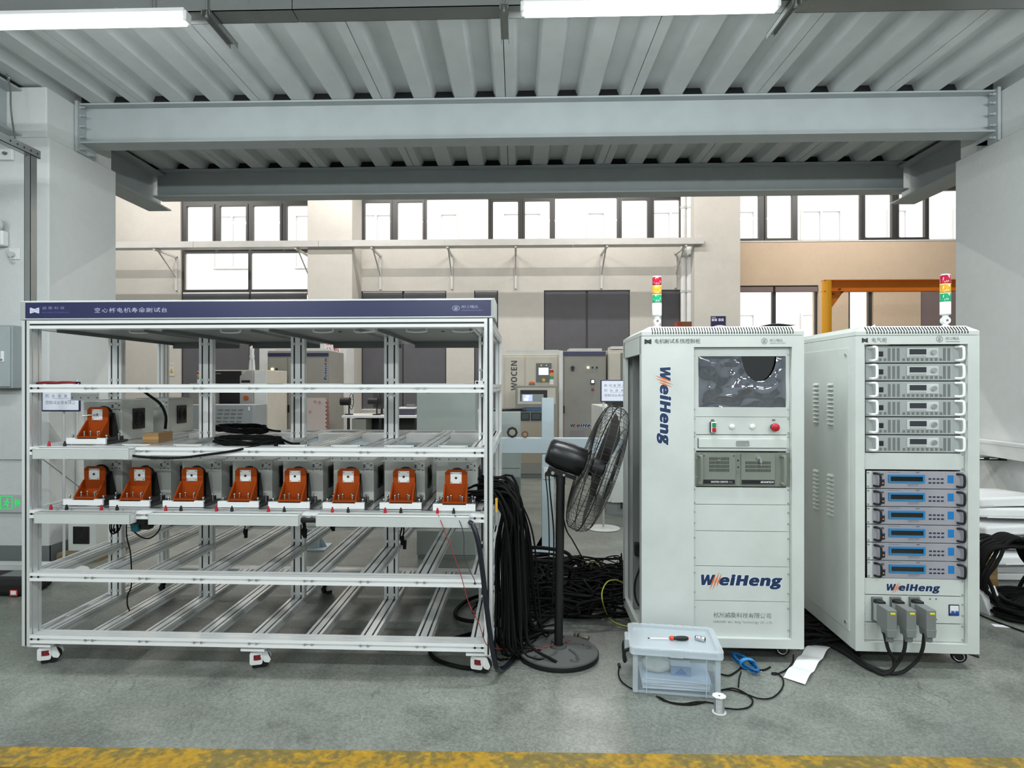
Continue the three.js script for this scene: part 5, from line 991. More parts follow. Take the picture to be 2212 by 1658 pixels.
{
  const c = fl(1553.5, 1538), o = thing('solder_spool', 'small spool of silver solder wire standing on the floor by the clear box', 'spool', c.toArray(), 0);
  part('flange', cyl(0.0295, 0.0025, 0, 0.0015, 0, 'y', 32), M.white, o); part('flange', holed(new THREE.Shape().absarc(0, 0, 0.0295, 0, 2 * PI), [new THREE.Path().absarc(0, 0, 0.006, 0, 2 * PI)], 0.0025).rotateX(-PI / 2).translate(0, 0.07, 0), M.white, o);
  const w = []; for (let i = 0; i < 30; i++) w.push(new THREE.TorusGeometry(0.0205, 0.00115, 5, 28).rotateX(PI / 2).translate(0, 0.004 + i * 0.0022, 0));
  part('solder_wire', [cyl(0.0205, 0.066, 0, 0.036, 0, 'y', 28), ...w], M.steelBolt, o); part('core', cyl(0.0062, 0.066, 0, 0.036, 0, 'y', 14), M.plug, o);
}
{
  const F = (x, y, h = 0.006) => fl(x, y, h);
  cable('black lead looping on the floor from the clear box round to the left cabinet caster', [F(1555, 1490), F(1575, 1489), F(1605, 1496), F(1640, 1508), F(1668, 1506), F(1688, 1488), F(1692, 1468), F(1680, 1454), F(1667, 1453), F(1675, 1456), F(1698, 1446), F(1712, 1430), F(1714, 1414, 0.02)], 0.0033, cableM, 120);
  cable('black lead loop on the floor right of the solder spool', [F(1556, 1490), F(1585, 1486), F(1612, 1498), F(1626, 1512), F(1618, 1526), F(1595, 1531), F(1566, 1529)], 0.0034, cableM, 90);
  cable('black lead running on the floor beneath the clear box front', [F(1418, 1503), F(1440, 1514), F(1475, 1519), F(1510, 1515), F(1545, 1519), F(1565, 1528)], 0.0034, cableM, 80);
  cable('second black lead beneath the clear box front edge', [F(1424, 1505), F(1450, 1517), F(1490, 1521), F(1525, 1515)], 0.004, cableM, 60);
  const l = cable('black lead end with plug on the floor left of the clear box', [F(1337, 1440), F(1336, 1455), F(1342, 1470), F(1356, 1482), F(1372, 1490)], 0.0033, cableM, 50); const p = F(1338, 1437, 0.008); part('lead_plug', [cyl(0.008, 0.03, 0, 0, 0, 'z', 12, 0.006).translate(p.x, p.y, p.z)], M.black, l);
  cable('short black lead by the blue coil, pointing towards the viewer', [F(1601, 1450), F(1597, 1463), F(1595, 1483)], 0.003, cableM, 24);
  cable('black lead from the clear box to the blue coil', [F(1556, 1455), F(1575, 1458), F(1593, 1448), F(1604, 1437)], 0.004, cableM, 40);
  cable('black lead right of the blue coil under the cabinet edge', [F(1622, 1447), F(1650, 1446), F(1664, 1440)], 0.004, cableM, 30);
  // blue coil of network cable, tied in the middle
  const c = F(1610, 1437), q = [], r = [];
  for (let k = 0; k <= 9 * 18; k++) { const w = k / 18 * 2 * PI, e = 1 + 0.1 * Math.sin(k * 1.7); q.push(V(c.x + 0.028 * e * Math.cos(w) + 0.035 * Math.sin(w) * 0.6, 0.012 + 0.018 * Math.abs(Math.sin(k * 0.23)), c.z + 0.1 * e * Math.sin(w))); }
  const o = tag(part('cable_coil', tube(q, 0.003, 520, 7), std('#17619a', 0.35)), 'tied coil of blue network cable on the floor under the left cabinet', 'cable');
  for (let k = 0; k <= 3 * 14; k++) { const w = k / 14 * 2 * PI; r.push(V(c.x + 0.004 + 0.036 * Math.cos(w), 0.026 + 0.022 * Math.sin(w), c.z + 0.01 + k * 0.0006)); }
  part('tie_wrap', tube(r, 0.0038, 120, 7), std('#2b87c4', 0.35), o);
  part('clear_plug_bag', [new THREE.TorusGeometry(0.05, 0.002, 6, 30).rotateX(PI / 2).translate(c.x + 0.03, 0.003, c.z + 0.1)], M.clear, o);
  // folded paper strip
  const A = F(1692, 1464, 0), B = F(1739, 1481, 0), C = F(1794, 1400, 0), D = F(1749, 1393, 0), g = new THREE.PlaneGeometry(1, 1, 6, 40), P = g.attributes.position;
  for (let i = 0; i < P.count; i++) { const u = P.getX(i) + 0.5, v = P.getY(i) + 0.5, a = A.clone().lerp(B, u), b = D.clone().lerp(C, u), m = a.lerp(b, v); P.setXYZ(i, m.x, 0.004 + 0.012 * Math.abs(Math.sin(v * PI * 3)) ** 1.5 + 0.004 * u, m.z); }
  const b = g.clone(), ix = b.index.array; for (let i = 0; i < ix.length; i += 3) { const t = ix[i]; ix[i] = ix[i + 1]; ix[i + 1] = t; } b.translate(0, -0.0006, 0);
  g.computeVertexNormals(); b.computeVertexNormals();
  tag(part('paper_sheet', [g, b], M.paper), 'long creased white paper sheet on the floor between the cabinets', 'paper');
  const pc = F(1255, 1380, 0.0), K = thing('connector', 'worn grey round connector lying on the floor at the fan base edge', 'connector', pc.toArray(), -0.5);
  part('shell', lathe([[0, 0], [0.014, 0], [0.015, 0.02], [0.012, 0.024], [0.015, 0.028], [0.0155, 0.055], [0.011, 0.06], [0.012, 0.085], [0, 0.085]], 20).rotateZ(-PI / 2).translate(-0.04, 0.0155, 0), std('#7d7a70', 0.45, 0.5), K); part('coupling_ring', lathe([[0.0158, 0], [0.017, 0.004], [0.0158, 0.008]], 20).rotateZ(-PI / 2).translate(-0.016, 0.0155, 0), M.blackMetal, K);
}

// ================================================================ the hall behind and the sides
{ // shelf rail on wall brackets in front of the windows
  const y = at(1115, 529, 13.4).y, a = at(150, 529, 13.4).x, b = at(1521, 515, 13.4).x, o = thing('wall_rail', 'long pale steel rail on wall brackets running in front of the high windows', 'rail', [0, y, -13.4]);
  const n = 5, L = (b - a) / n;
  for (let i = 0; i < n; i++) part('rail_length', [span(a + i * L + 0.004, a + (i + 1) * L - 0.004, 0, 0.13, -0.05, 0), span(a + i * L + 0.004, a + (i + 1) * L - 0.004, 0, 0.012, -0.26, -0.05)], powder('#cfcecb', 0.5), o);
  for (const px of [381, 668, 822, 976, 1114, 1299, 1459]) {
    const x = at(px, 560, 14.33).x;
    part('bracket', [span(x - 0.022, x + 0.022, -0.045, -0.005, -0.94, -0.02), span(x - 0.022, x + 0.022, -0.78, -0.005, -0.948, -0.905), tube([V(x, -0.03, -0.18), V(x, -0.48, -0.92)], 0.016, 2, 6)], powder('#dcdbd8', 0.5), o);
  }
}
{ // orange jib
  const p = at(1786, 829, 11), o = thing('jib_crane', 'orange steel jib crane post and arm in front of the peach wall', 'crane', [p.x, 0, -11]), m = powder('#d9780f', 0.55), yt = at(1786, 605, 11).y, yb = at(1786, 630, 11).y, xe = at(2130, 620, 11).x - p.x;
  part('post', [cyl(0.075, yt - 0.01, 0, (yt - 0.01) / 2, 0, 'y', 24)], std('#e5a012', 0.5), o);
  part('arm', [iBeam(yt - yb, 0.12, 0.014, 0.01, xe + 0.07).rotateY(PI / 2).translate(-0.07, yb, 0)], m, o);
  part('gusset', [poly([[0.0, yb], [0.25, yb], [0.05, yb - 0.28], [0.0, yb - 0.28]], 0.02).translate(0.02, 0, -0.01)], m, o);
  part('gusset_bolts', [[0.1, -0.06], [0.24, -0.03], [0.2, 0.02]].map(([x, y]) => cyl(0.018, 0.04, x, yb + y + 0.02, 0.03, 'z', 8)), std('#7a3d0b', 0.5), o);
  part('foot_plate', span(-0.18, 0.18, 0, 0.02, -0.18, 0.18), m, o);
}
{ // white downpipes by the right pillar
  for (const [px, r, l] of [[1476, 0.055, 'left white drain pipe beside the right pillar of the window wall'], [1490, 0.075, 'thicker white drain pipe beside the right pillar of the window wall']]) {
    const p = at(px, 700, 13.85), o = thing('drain_pipe', l, 'pipe', [p.x, 0, -13.85]);
    part('pipe', cyl(r, 7.6, 0, 3.8, 0, 'y', 20), M.white, o);
    for (const y of [1.2, 3.4, 5.2]) part('pipe_clip', cyl(r + 0.012, 0.05, 0, y, 0, 'y', 20), M.coverGrey, o);
  }
}
function sign(name, label, cat, tex, px0, px1, py0, py1, d, thick = 0.006) {
  const a = at(px0, py1, d), b = at(px1, py0, d), o = thing(name, label, cat, [(a.x + b.x) / 2, (a.y + b.y) / 2, -d]), w = b.x - a.x, h = b.y - a.y;
  part('board', rspan(-w / 2, w / 2, -h / 2, h / 2, -thick, 0, 0.001), M.white, o);
  print(o, tex, w - 0.004, h - 0.004, 0, 0, 0.0008, 0, 'print');
  return o;
}
sign('wall_poster', 'purple and white poster on the right pillar above the left cabinet', 'poster', drawn(256, 384, (g, w, h) => { g.fillStyle = '#2a2752'; g.fillRect(0, 0, w, h); g.fillStyle = '#ecebf0'; g.beginPath(); g.ellipse(w * 0.62, h * 0.86, w * 0.85, h * 0.46, 0, 0, 7); g.fill(); g.fillStyle = '#c8756a'; g.beginPath(); g.arc(w * 0.62, h * 0.62, 18, 0, 7); g.fill(); g.fillStyle = '#e5e3f2'; for (const x of [18, 66, 132, 180]) for (const y of [44, 68]) g.fillRect(x, y, 40, 18); g.fillRect(14, 18, 70, 8); }), 1535, 1568, 682, 731, 13.49);
{ const p = at(1477, 707, 10.4), o = thing('carton', 'brown and red carton on top of the far cabinet behind the left cabinet', 'box', [p.x, p.y - 0.004, -10.4]); part('carton_body', rspan(-0.03, 0.13, 0, 0.1, -0.2, 0, 0.004), std('#7d4f31', 0.8), o); part('red_end', rspan(-0.1, -0.03, 0, 0.1, -0.2, 0, 0.004), std('#8f3324', 0.7), o);
  const q = at(1430, 757, 10.6), c = thing('far_cabinet', 'plain pale cabinet standing behind the left control cabinet, carrying a carton', 'cabinet', [at(1470, 829, 10.6).x, 0, -10.6]); part('body', rspan(-0.4, 0.4, 0, p.y - 0.006, -0.5, 0.25, 0.01), M.beige, c); part('door', rspan(-0.38, 0.38, 0.08, p.y - 0.06, 0.25, 0.262, 0.004), M.beige, c); }
// generic upright cabinet of the hall from a pixel rectangle
function upright(name, label, px0, px1, top, d, m, depth = 0.6, h0 = 0.06) {
  const a = at(px0, top, d), b = at(px1, top, d), o = thing(name, label, 'cabinet', [(a.x + b.x) / 2, 0, -d]), w = b.x - a.x, h = a.y;
  part('body', rspan(-w / 2, w / 2, h0, h, -depth, 0, 0.008), m, o);
  part('plinth', span(-w / 2 + 0.02, w / 2 - 0.02, 0, h0, -depth + 0.03, -0.03), M.cabDark, o);
  o.updateMatrixWorld(true);
  const R = (x0, x1, y0, y1, z0, z1, mm, n, r = 0.003) => { const p = at(x0, y1, d), q = at(x1, y0, d); return part(n, rspan(p.x - o.position.x, q.x - o.position.x, p.y, q.y, z0, z1, r), mm, o); };
  const C = (x, y, r, l, mm, n) => { const p = at(x, y, d); return part(n, cyl(r, l, p.x - o.position.x, p.y, l / 2, 'z', 18), mm, o); };
  return { o, w, h, R, C, P: (x, y) => { const p = at(x, y, d); return [p.x - o.position.x, p.y]; } };
}
const glow = (c, k = 1.6) => std('#ffffff', 0.4, 0, { emissive: new THREE.Color(c), emissiveIntensity: k });
{ // cabinet with vertical WOCEN lettering
  const k = upright('machine_cabinet', 'cream cabinet with large vertical lettering and a small touch panel in the hall', 1086, 1208, 765, 10.9, M.beige, 0.8);
  k.R(1092, 1208, 755, 765, -0.7, -0.05, M.coverGrey, 'top_tray'); k.R(1091, 1132, 770, 985, 0, 0.012, M.beige, 'left_door', 0.004); k.R(1135.5, 1204, 770, 985, 0, 0.012, M.beige, 'right_door', 0.004);
  const p = k.R(1158, 1191, 784, 825, 0.012, 0.03, M.plug, 'control_panel'); k.R(1163.5, 1184.5, 794, 809.5, 0.03, 0.034, glow('#b9d4ff', 0.9), 'touch_screen'); k.C(1169, 789, 0.016, 0.05, std('#e5c377', 0.4), 'panel_lamp'); k.C(1180, 789, 0.012, 0.05, M.white, 'panel_lamp'); k.C(1174, 820.5, 0.03, 0.05, std('#d3b23c', 0.4), 'panel_button');
  const [x, y] = k.P(1110, 808); print(k.o, ink('WOCEN', 'bold 116px sans-serif', '#3a3c40', 460, 128, 0.84), 0.56, 0.155, x, y, 0.0135, PI / 2);
}
{ // machine in front of it with a blue screen
  const k = upright('test_machine', 'grey machine with lit blue display and two round dials beside the pale steel post', 1113, 1205, 832, 9.6, M.greyCab, 0.6);
  k.R(1118, 1200, 838, 872.5, 0, 0.02, M.beige, 'head_panel'); k.R(1124, 1182, 842, 866, 0.02, 0.03, M.black, 'display_bezel', 0.02); k.R(1126, 1174, 851, 866, 0.03, 0.034, std('#9aa0a0', 0.3), 'display_glass'); k.R(1129, 1150, 852, 866, 0.034, 0.036, glow('#2f5fd0', 1.0), 'lit_display'); k.R(1136, 1143, 854, 857, 0.036, 0.037, glow('#d8e6ff', 1.2), 'lit_figures'); k.R(1133, 1141, 859, 865, 0.036, 0.037, glow('#c4d8ff', 1.2), 'lit_figures');
  k.R(1120, 1171, 879, 888, 0, 0.02, std('#3c5b7d', 0.5), 'blue_band'); for (const [a, b] of [[1125, 1144.5], [1147, 1169.5]]) { k.R(a, b, 890.5, 908, 0, 0.02, M.black, 'gauge_case'); k.R(a + 2.5, b - 2.5, 893, 905, 0.02, 0.023, std('#3d4a48', 0.3), 'gauge_face'); }
  k.R(1118, 1203, 912, 1000, 0, 0.01, std('#a59b8a', 0.6), 'lower_door');
  const b = at(1149, 831, 9.7), l = thing('beacon', 'small orange beacon lying on the grey machine with the blue display', 'beacon', [b.x, k.h, -9.7]); part('base', cyl(0.05, 0.02, 0, 0.01, 0), M.plug, l); part('dome', lathe([[0.045, 0.02], [0.045, 0.045], [0.03, 0.065], [0, 0.07]], 20), std('#c1602a', 0.4), l);
}
function miniTower(px, base, h, d, label, on) {
  const p = at(px, base, d), o = thing('signal_tower', label, 'signal tower', [p.x, p.y, -d]), u = h * d / FOCAL;
  const s = [['#e9eae8', 0, 0.34], ['#3f9a6a', 0.34, 0.54], ['#e79a55', 0.54, 0.77], ['#b4232f', 0.77, 0.95]];
  for (const [c, a, b] of s) part('section', cyl(u * 0.13, u * (b - a) - 0.003, 0, u * (a + b) / 2, 0, 'y', 16), std(c, 0.4), o);
  part('cap', cyl(u * 0.13, u * 0.05, 0, u * 0.975, 0, 'y', 16), M.white, o);
  return o;
}
miniTower(1191.5, 830, 33, 9.7, 'small signal tower in front of the touch panel on the grey machine');
{ // grey cabinet with lamps and meter
  const k = upright('control_cabinet', 'grey hall cabinet with navy top strip, lamps and a lit meter behind the fan', 1216, 1309, 758, 10.7, M.greyCab, 0.7), dd = k.R(1219, 1306, 770, 990, 0, 0.014, M.greyCab, 'door', 0.004);
  k.R(1217, 1308, 759, 768, 0, 0.02, M.navy, 'top_strip'); k.C(1236.5, 794, 0.03, 0.07, M.black, 'rotary_switch'); k.R(1234.5, 1239, 796, 801, 0.0, 0.06, M.black, 'switch_handle'); k.C(1270, 793.5, 0.02, 0.04, glow('#ffe9b0', 1.4), 'lit_lamp'); k.C(1279.5, 793.5, 0.016, 0.04, M.black, 'pilot_lamp'); k.C(1289, 793.5, 0.016, 0.04, M.black, 'pilot_lamp');
  k.R(1275.5, 1284.5, 819, 830, 0.014, 0.03, M.black, 'meter_case'); k.R(1277, 1283, 820.5, 827, 0.03, 0.033, glow('#d6f0f0', 1.0), 'meter_face'); k.C(1280, 841, 0.022, 0.05, std('#7e2420', 0.4), 'stop_button'); k.R(1217, 1219.5, 876, 892, 0.014, 0.04, M.black, 'door_handle');
  const [x, y] = k.P(1262, 919); print(k.o, T.word, 0.5, 0.115, x, y, 0.0155);
  k.R(1231, 1302, 751.5, 757.5, -0.6, -0.1, M.coverGrey, 'roof_fan_cover'); k.R(1231, 1263, 929, 946, 0.014, 0.017, std('#8b878c', 0.5), 'type_plate');
  const q = upright('control_cabinet', 'cream hall cabinet seen past the left control cabinet edge', 1313, 1352, 756, 10.8, M.beige, 0.7); q.R(1315, 1340, 762, 990, 0, 0.014, M.beige, 'door', 0.004); q.R(1341, 1345, 762, 990, 0, 0.02, M.cabDark, 'door_gap'); q.R(1322, 1352, 747, 753, -0.5, -0.1, M.coverGrey, 'roof_fan_cover');
}
{ const a = at(1211.5, 829, 10.55), o = thing('trunking_post', 'slim white upright trunking between the cream and grey hall cabinets', 'trunking', [a.x, 0, -10.55]); part('duct', rspan(-0.03, 0.03, 0, at(1211, 757, 10.55).y, -0.03, 0.03, 0.004), M.white, o); part('duct_lid', rspan(-0.022, 0.022, 0.02, at(1211, 762, 10.55).y, 0.03, 0.036, 0.002), M.white, o); }
// pale blue steel frame behind the rack
{
  const o = thing('steel_frame', 'pale blue steel frame with posts and one cross beam behind the fan', 'frame', [0, 0, -5.45]);
  const x1 = at(1183, 900, 5.45).x, yb = at(1183, 980, 5.35).y, yt = at(1183, 947, 5.35).y, xa = at(672, 960, 5.45).x, xb = at(1362, 960, 5.45).x;
  part('cross_beam', rspan(xa, xb, yb, yt, -0.05, 0.06, 0.004), M.paleBlue, o);
  for (const [x, h] of [[x1, at(1183, 859, 5.45).y], [xa + 0.03, 0.95]]) {
    part('post', [rspan(x - 0.05, x + 0.05, 0.01, yb, -0.05, 0.05, 0.003), rspan(x - 0.05, x + 0.05, yt, h, -0.05, 0.05, 0.003)], M.paleBlue, o);
    part('base_plate', [span(x - 0.12, x + 0.12, 0, 0.012, -0.12, 0.12), ...[-1, 1].map((s) => poly([[0.04, 0.012], [0.11, 0.012], [0.04, 0.13]], 0.01).scale(s, 1, 1).translate(x, 0, -0.005))], M.paleBlue, o);
  }
  const s = thing('wall_socket', 'white socket with black plug on the pale blue post left of the fan motor', 'socket', at(1182, 1022, 5.39).toArray()); part('socket_box', rspan(-0.03, 0.03, -0.05, 0.05, -0.02, 0, 0.004), M.white, s); part('plug', [cyl(0.018, 0.03, 0, 0.0, 0.015, 'z', 14)], M.black, s);
  for (const [px, r, c, l] of [[1106.5, 0.047, '#1b1b1c', 'roll of black tape standing on the pale blue beam'], [1134, 0.03, '#6b4a38', 'brown ring standing on the pale blue beam beside the black tape roll']]) {
    const p = at(px, 946.5, 5.42), t = thing('tape_roll', l, 'tape', [p.x, yt, -5.42]);
    part('roll', holed(new THREE.Shape().absarc(0, r, r, 0, 2 * PI), [new THREE.Path().absarc(0, r, r * 0.62, 0, 2 * PI)], 0.03).translate(0, 0, -0.015), std(c, 0.6), t); part('core', holed(new THREE.Shape().absarc(0, r, r * 0.64, 0, 2 * PI), [new THREE.Path().absarc(0, r, r * 0.54, 0, 2 * PI)], 0.03).translate(0, 0, -0.0149), M.card, t);
  }
}
{ // pale green-grey board and the grey bench cabinet
  const a = at(900, 848, 5.15), b = at(1027, 848, 5.15), h = at(960, 846, 5.15).y + 0.02, o = thing('metal_cupboard', 'tall plain green-grey metal cupboard back standing behind the rack right half', 'cupboard', [(a.x + b.x) / 2, 0, -5.15]), w = b.x - a.x;
  part('body', rspan(-w / 2, w / 2, 0.025, h, -0.35, 0, 0.006), M.paleGreen, o); part('foot_frame', span(-w / 2 + 0.01, w / 2 + 0.06, 0, 0.025, -0.36, 0.0), M.cabDark, o); for (const x of [-0.14, 0.14]) part('top_clip', rspan(x - 0.015, x + 0.015, h - 0.025, h + 0.005, 0, 0.008, 0.002), M.blackMetal, o);
  const k = upright('bench_cabinet', 'grey bench cabinet right of the rack with tools lying on its top', 1020, 1125, 889, 5.95, powder('#a9b1ae', 0.5), 0.6, 0.02); k.R(1022, 1123, 900, 1010, 0, 0.01, powder('#a9b1ae', 0.5), 'drawer_front', 0.003); k.R(1022, 1123, 1016, 1172, 0, 0.01, powder('#a9b1ae', 0.5), 'door', 0.003);
  const p = at(1098, 888, 6.1), t = thing('laptop', 'dark folded laptop lying on the grey bench cabinet', 'laptop', [p.x, k.h, -6.15], 0.2); part('lower_shell', rspan(-0.16, 0.16, 0, 0.014, -0.1, 0.1, 0.004), M.black, t); part('upper_shell', rspan(-0.16, 0.15, 0.016, 0.024, -0.1, 0.1, 0.003).rotateZ(0.04), M.blackMetal, t);
}
// framed notices on stands
const NOTE = drawn(384, 272, (g, w, h) => { g.fillStyle = '#1c2244'; g.fillRect(0, 0, w, h); g.fillStyle = '#e6eaf6'; g.fillRect(12, 10, w - 24, h - 22); g.strokeStyle = '#6c738c'; for (let r = 0; r < 3; r++) { cjk(g, ['测试有限公司', '机台命有司', '控制试台技有限公'][r], 40, 50 + r * 62, 34, [50, 62, 38][r], 0.08); if (r < 2) { g.fillStyle = '#8d93a8'; g.fillRect(110, 90 + r * 62, 220, 3); } } });
function notice(label, px0, px1, py0, py1, d, basePx) {
  const a = at(px0, py1, d), b = at(px1, py0, d), w = b.x - a.x, h = b.y - a.y, x = (a.x + b.x) / 2, o = thing('notice_stand', label, 'sign', [x, 0, -d]);
  part('frame', rspan(-w / 2, w / 2, a.y, b.y, -0.012, 0, 0.006), M.navy, o); print(o, NOTE, w - 0.004, h - 0.004, 0, (a.y + b.y) / 2, 0.0008, 0, 'notice_sheet');
  const q = at(basePx, 1000, d).x - x;
  part('pole', cyl(0.0095, a.y, q, a.y / 2, -0.02, 'y', 12), M.coverGrey, o); part('foot', lathe([[0, 0], [0.16, 0], [0.16, 0.008], [0.03, 0.02], [0, 0.02]], 36).translate(q, 0, -0.02), M.coverGrey, o);
}
notice('dark blue framed notice on a stand seen through the left end of the rack', 89, 173, 824, 888.5, 4.65, 134);
notice('dark blue framed notice on a pole stand behind the fan cage', 1297, 1372, 820, 868, 6.25, 1304);
{ // white machine on casters behind the left cabinet
  const k = upright('machine_cabinet', 'white machine on casters half hidden behind the left control cabinet', 1308, 1385, 880, 6.9, M.cab, 1.3, 0.14); k.R(1312, 1384, 886, 930, 0, 0.01, M.white, 'top_panel'); k.R(1320, 1384, 940, 1085, 0, 0.008, M.cab, 'door', 0.003); k.R(1340, 1344, 1084, 1098, 0.008, 0.02, M.black, 'door_lock');
  for (const [x, z] of [[-0.12, -0.1], [-0.14, -1.0]]) castor(k.o, x, z, 2.6, 0);
  k.R(1326, 1384, 868, 879, -0.5, -0.1, M.black, 'black_top_unit');
}
// ---- seen through the rack
{
  const k = upright('control_cabinet', 'grey hall cabinet with navy strip, lamps and vertical lettering seen through the rack', 578, 711, 757, 10.5, M.greyCab, 0.9);
  k.R(579, 710, 762, 769.5, 0, 0.02, M.navy, 'top_strip'); k.R(581, 621, 772, 990, 0, 0.014, M.greyCab, 'left_door', 0.004); k.R(623, 709, 772, 990, 0, 0.014, M.greyCab, 'right_door', 0.004);
  k.C(589.5, 797, 0.022, 0.04, glow('#ffd98a', 1.5), 'lit_lamp'); for (const [x, y] of [[598.5, 797], [590, 808], [598.5, 808]]) k.C(x, y, 0.016, 0.04, M.black, 'pilot_lamp'); k.C(599, 820, 0.035, 0.06, M.black, 'rotary_switch'); k.C(598, 855, 0.025, 0.05, std('#9c1f22', 0.4), 'stop_button'); k.R(617, 620, 874, 890, 0.014, 0.04, M.black, 'door_handle'); k.R(623, 626, 874, 890, 0.014, 0.04, M.black, 'door_handle');
  const [x, y] = k.P(704, 797); print(k.o, T.word, 0.40, 0.09, x, y, 0.0155, -PI / 2);
  k.R(590, 700, 752, 757, -0.7, -0.1, M.coverGrey, 'roof_fan_cover');
  // scalloped board leaning on it
  const p = at(684, 930, 9.9), pts = []; const w = 0.3, h = 0.5; for (let i = 0; i <= 40; i++) { const t = i / 40; pts.push([-w / 2 + w * t, 0.012 * Math.cos(t * 7 * 2 * PI)]); } for (let i = 1; i <= 40; i++) { const t = i / 40; pts.push([w / 2 + 0.014 * Math.sin(t * 8 * 2 * PI), h * t]); } pts.push([-w / 2, h]);
  const yb = at(684, 928, 9.9).y, o = thing('scalloped_board', 'pale pink scalloped board standing on a pale blue block, seen through the rack', 'board', [p.x, yb, -9.9]); part('board_face', poly(pts, 0.015), std('#cbbdb9', 0.7, 0, { map: WALLCOL }), o); part('red_edge', poly(pts.map(([a, b]) => [a + 0.03, b - 0.03]), 0.01).translate(0, 0, -0.03), std('#9c6a5f', 0.7), o); part('pink_spots', [[-0.02, 0.44], [0.05, 0.43], [-0.1, 0.28]].map(([a, b]) => cyl(0.025, 0.004, a, b, 0.016, 'z', 14)), std('#b08c88', 0.7), o);
  const q = thing('foam_block', 'pale blue-white block under the scalloped board', 'block', [at(676, 940, 9.9).x, 0, -9.9]); part('block', rspan(-0.1, 0.1, 0, yb - 0.014, -0.2, 0.06, 0.006), M.paleBlue, q); part('seam', rspan(-0.101, 0.101, 0.3, 0.304, -0.2, 0.061, 0.001), M.coverGrey, q);
  // white unit behind with a red character paper
  const u = upright('storage_cabinet', 'white cabinet behind the grey hall cabinet with a red-lettered paper', 560, 748, 722, 12.2, M.white, 0.6); u.R(563, 650, 730, 990, 0, 0.01, M.white, 'door'); u.R(654, 745, 730, 990, 0, 0.01, M.white, 'door');
  sign('warning_paper', 'white paper with red characters on the white hall cabinet', 'sign', drawn(256, 256, (g) => { g.fillStyle = '#f3efee'; g.fillRect(0, 0, 256, 256); g.strokeStyle = '#c23240'; cjk(g, '制系', 30, 30, 80, 112, 0.13); cjk(g, '公机', 30, 150, 80, 112, 0.13); }), 700, 736, 732, 763, 12.17, 0.004);
}
{ // dark machine with white side
  const k = upright('test_machine', 'black-fronted machine with white side left of the grey cabinet, seen through the rack', 463, 578, 799, 9.3, M.beige, 0.8);
  k.R(465, 522, 801, 873, 0, 0.03, M.black, 'black_panel'); const [x, y] = k.P(475, 806.5); print(k.o, ink('SUNWILL', 'bold 90px sans-serif', '#c9cbcc', 460, 128), 0.09, 0.022, x, y, 0.0312);
  const pt = (a, b) => k.P(a, b); part('cowl', poly([pt(522, 827), pt(522, 812), pt(536, 801), pt(549, 801), pt(549, 873), pt(522, 873)].filter((_, i) => i !== 0), 0.06), powder('#b0adab', 0.5), k.o); k.R(525.5, 544, 821, 826, 0.06, 0.07, M.black, 'paper_slot'); k.C(536, 859, 0.035, 0.09, std('#b8521f', 0.4), 'orange_button'); k.R(550, 577, 802, 940, 0, 0.012, M.white, 'white_side');
  const p = at(543, 801, 9.3), t = thing('wrapped_tower', 'white plastic-wrapped signal tower on the dark-fronted machine', 'signal tower', [p.x, k.h, -9.32]); part('wrapped_legs', [cyl(0.03, 0.16, -0.018, 0.08, 0, 'y', 12, 0.018), cyl(0.026, 0.16, 0.022, 0.08, 0, 'y', 12, 0.016)], M.white, t); part('wrapped_column', lathe([[0, 0.14], [0.03, 0.15], [0.036, 0.2], [0.03, 0.24], [0.032, 0.3], [0.03, 0.345], [0, 0.355]], 16), M.white, t);
  const v = upright('louvred_cabinet', 'grey louvred low cabinet in front of the dark machine, seen through the rack', 400, 546, 874, 8.6, powder('#9aa0a2', 0.5), 0.5); v.R(536, 540, 878, 886, 0, 0.003, M.white, 'label'); const a = k.P;
  for (let r = 0; r < 5; r++) for (let c = 0; c < 4; c++) { const x = 472 + c * 14.5 - r * 1.5, y = 884 + r * 8.3; v.R(x, x + (r === 4 && c === 2 ? 20 : 9.5), y, y + 2.6, 0, 0.012, M.plug, 'louvre', 0.001); }
}
miniTower(429.5, 828, 27, 9.15, 'tiny signal tower behind the second inner post of the rack');
{ const p = at(429.5, 829, 8.9), o = upright('storage_cabinet', 'plain grey cabinet under the tiny signal tower behind the rack', 408, 455, 828, 9.0, M.greyCab, 0.4); o.R(411, 452, 835, 990, 0, 0.01, M.greyCab, 'door'); }
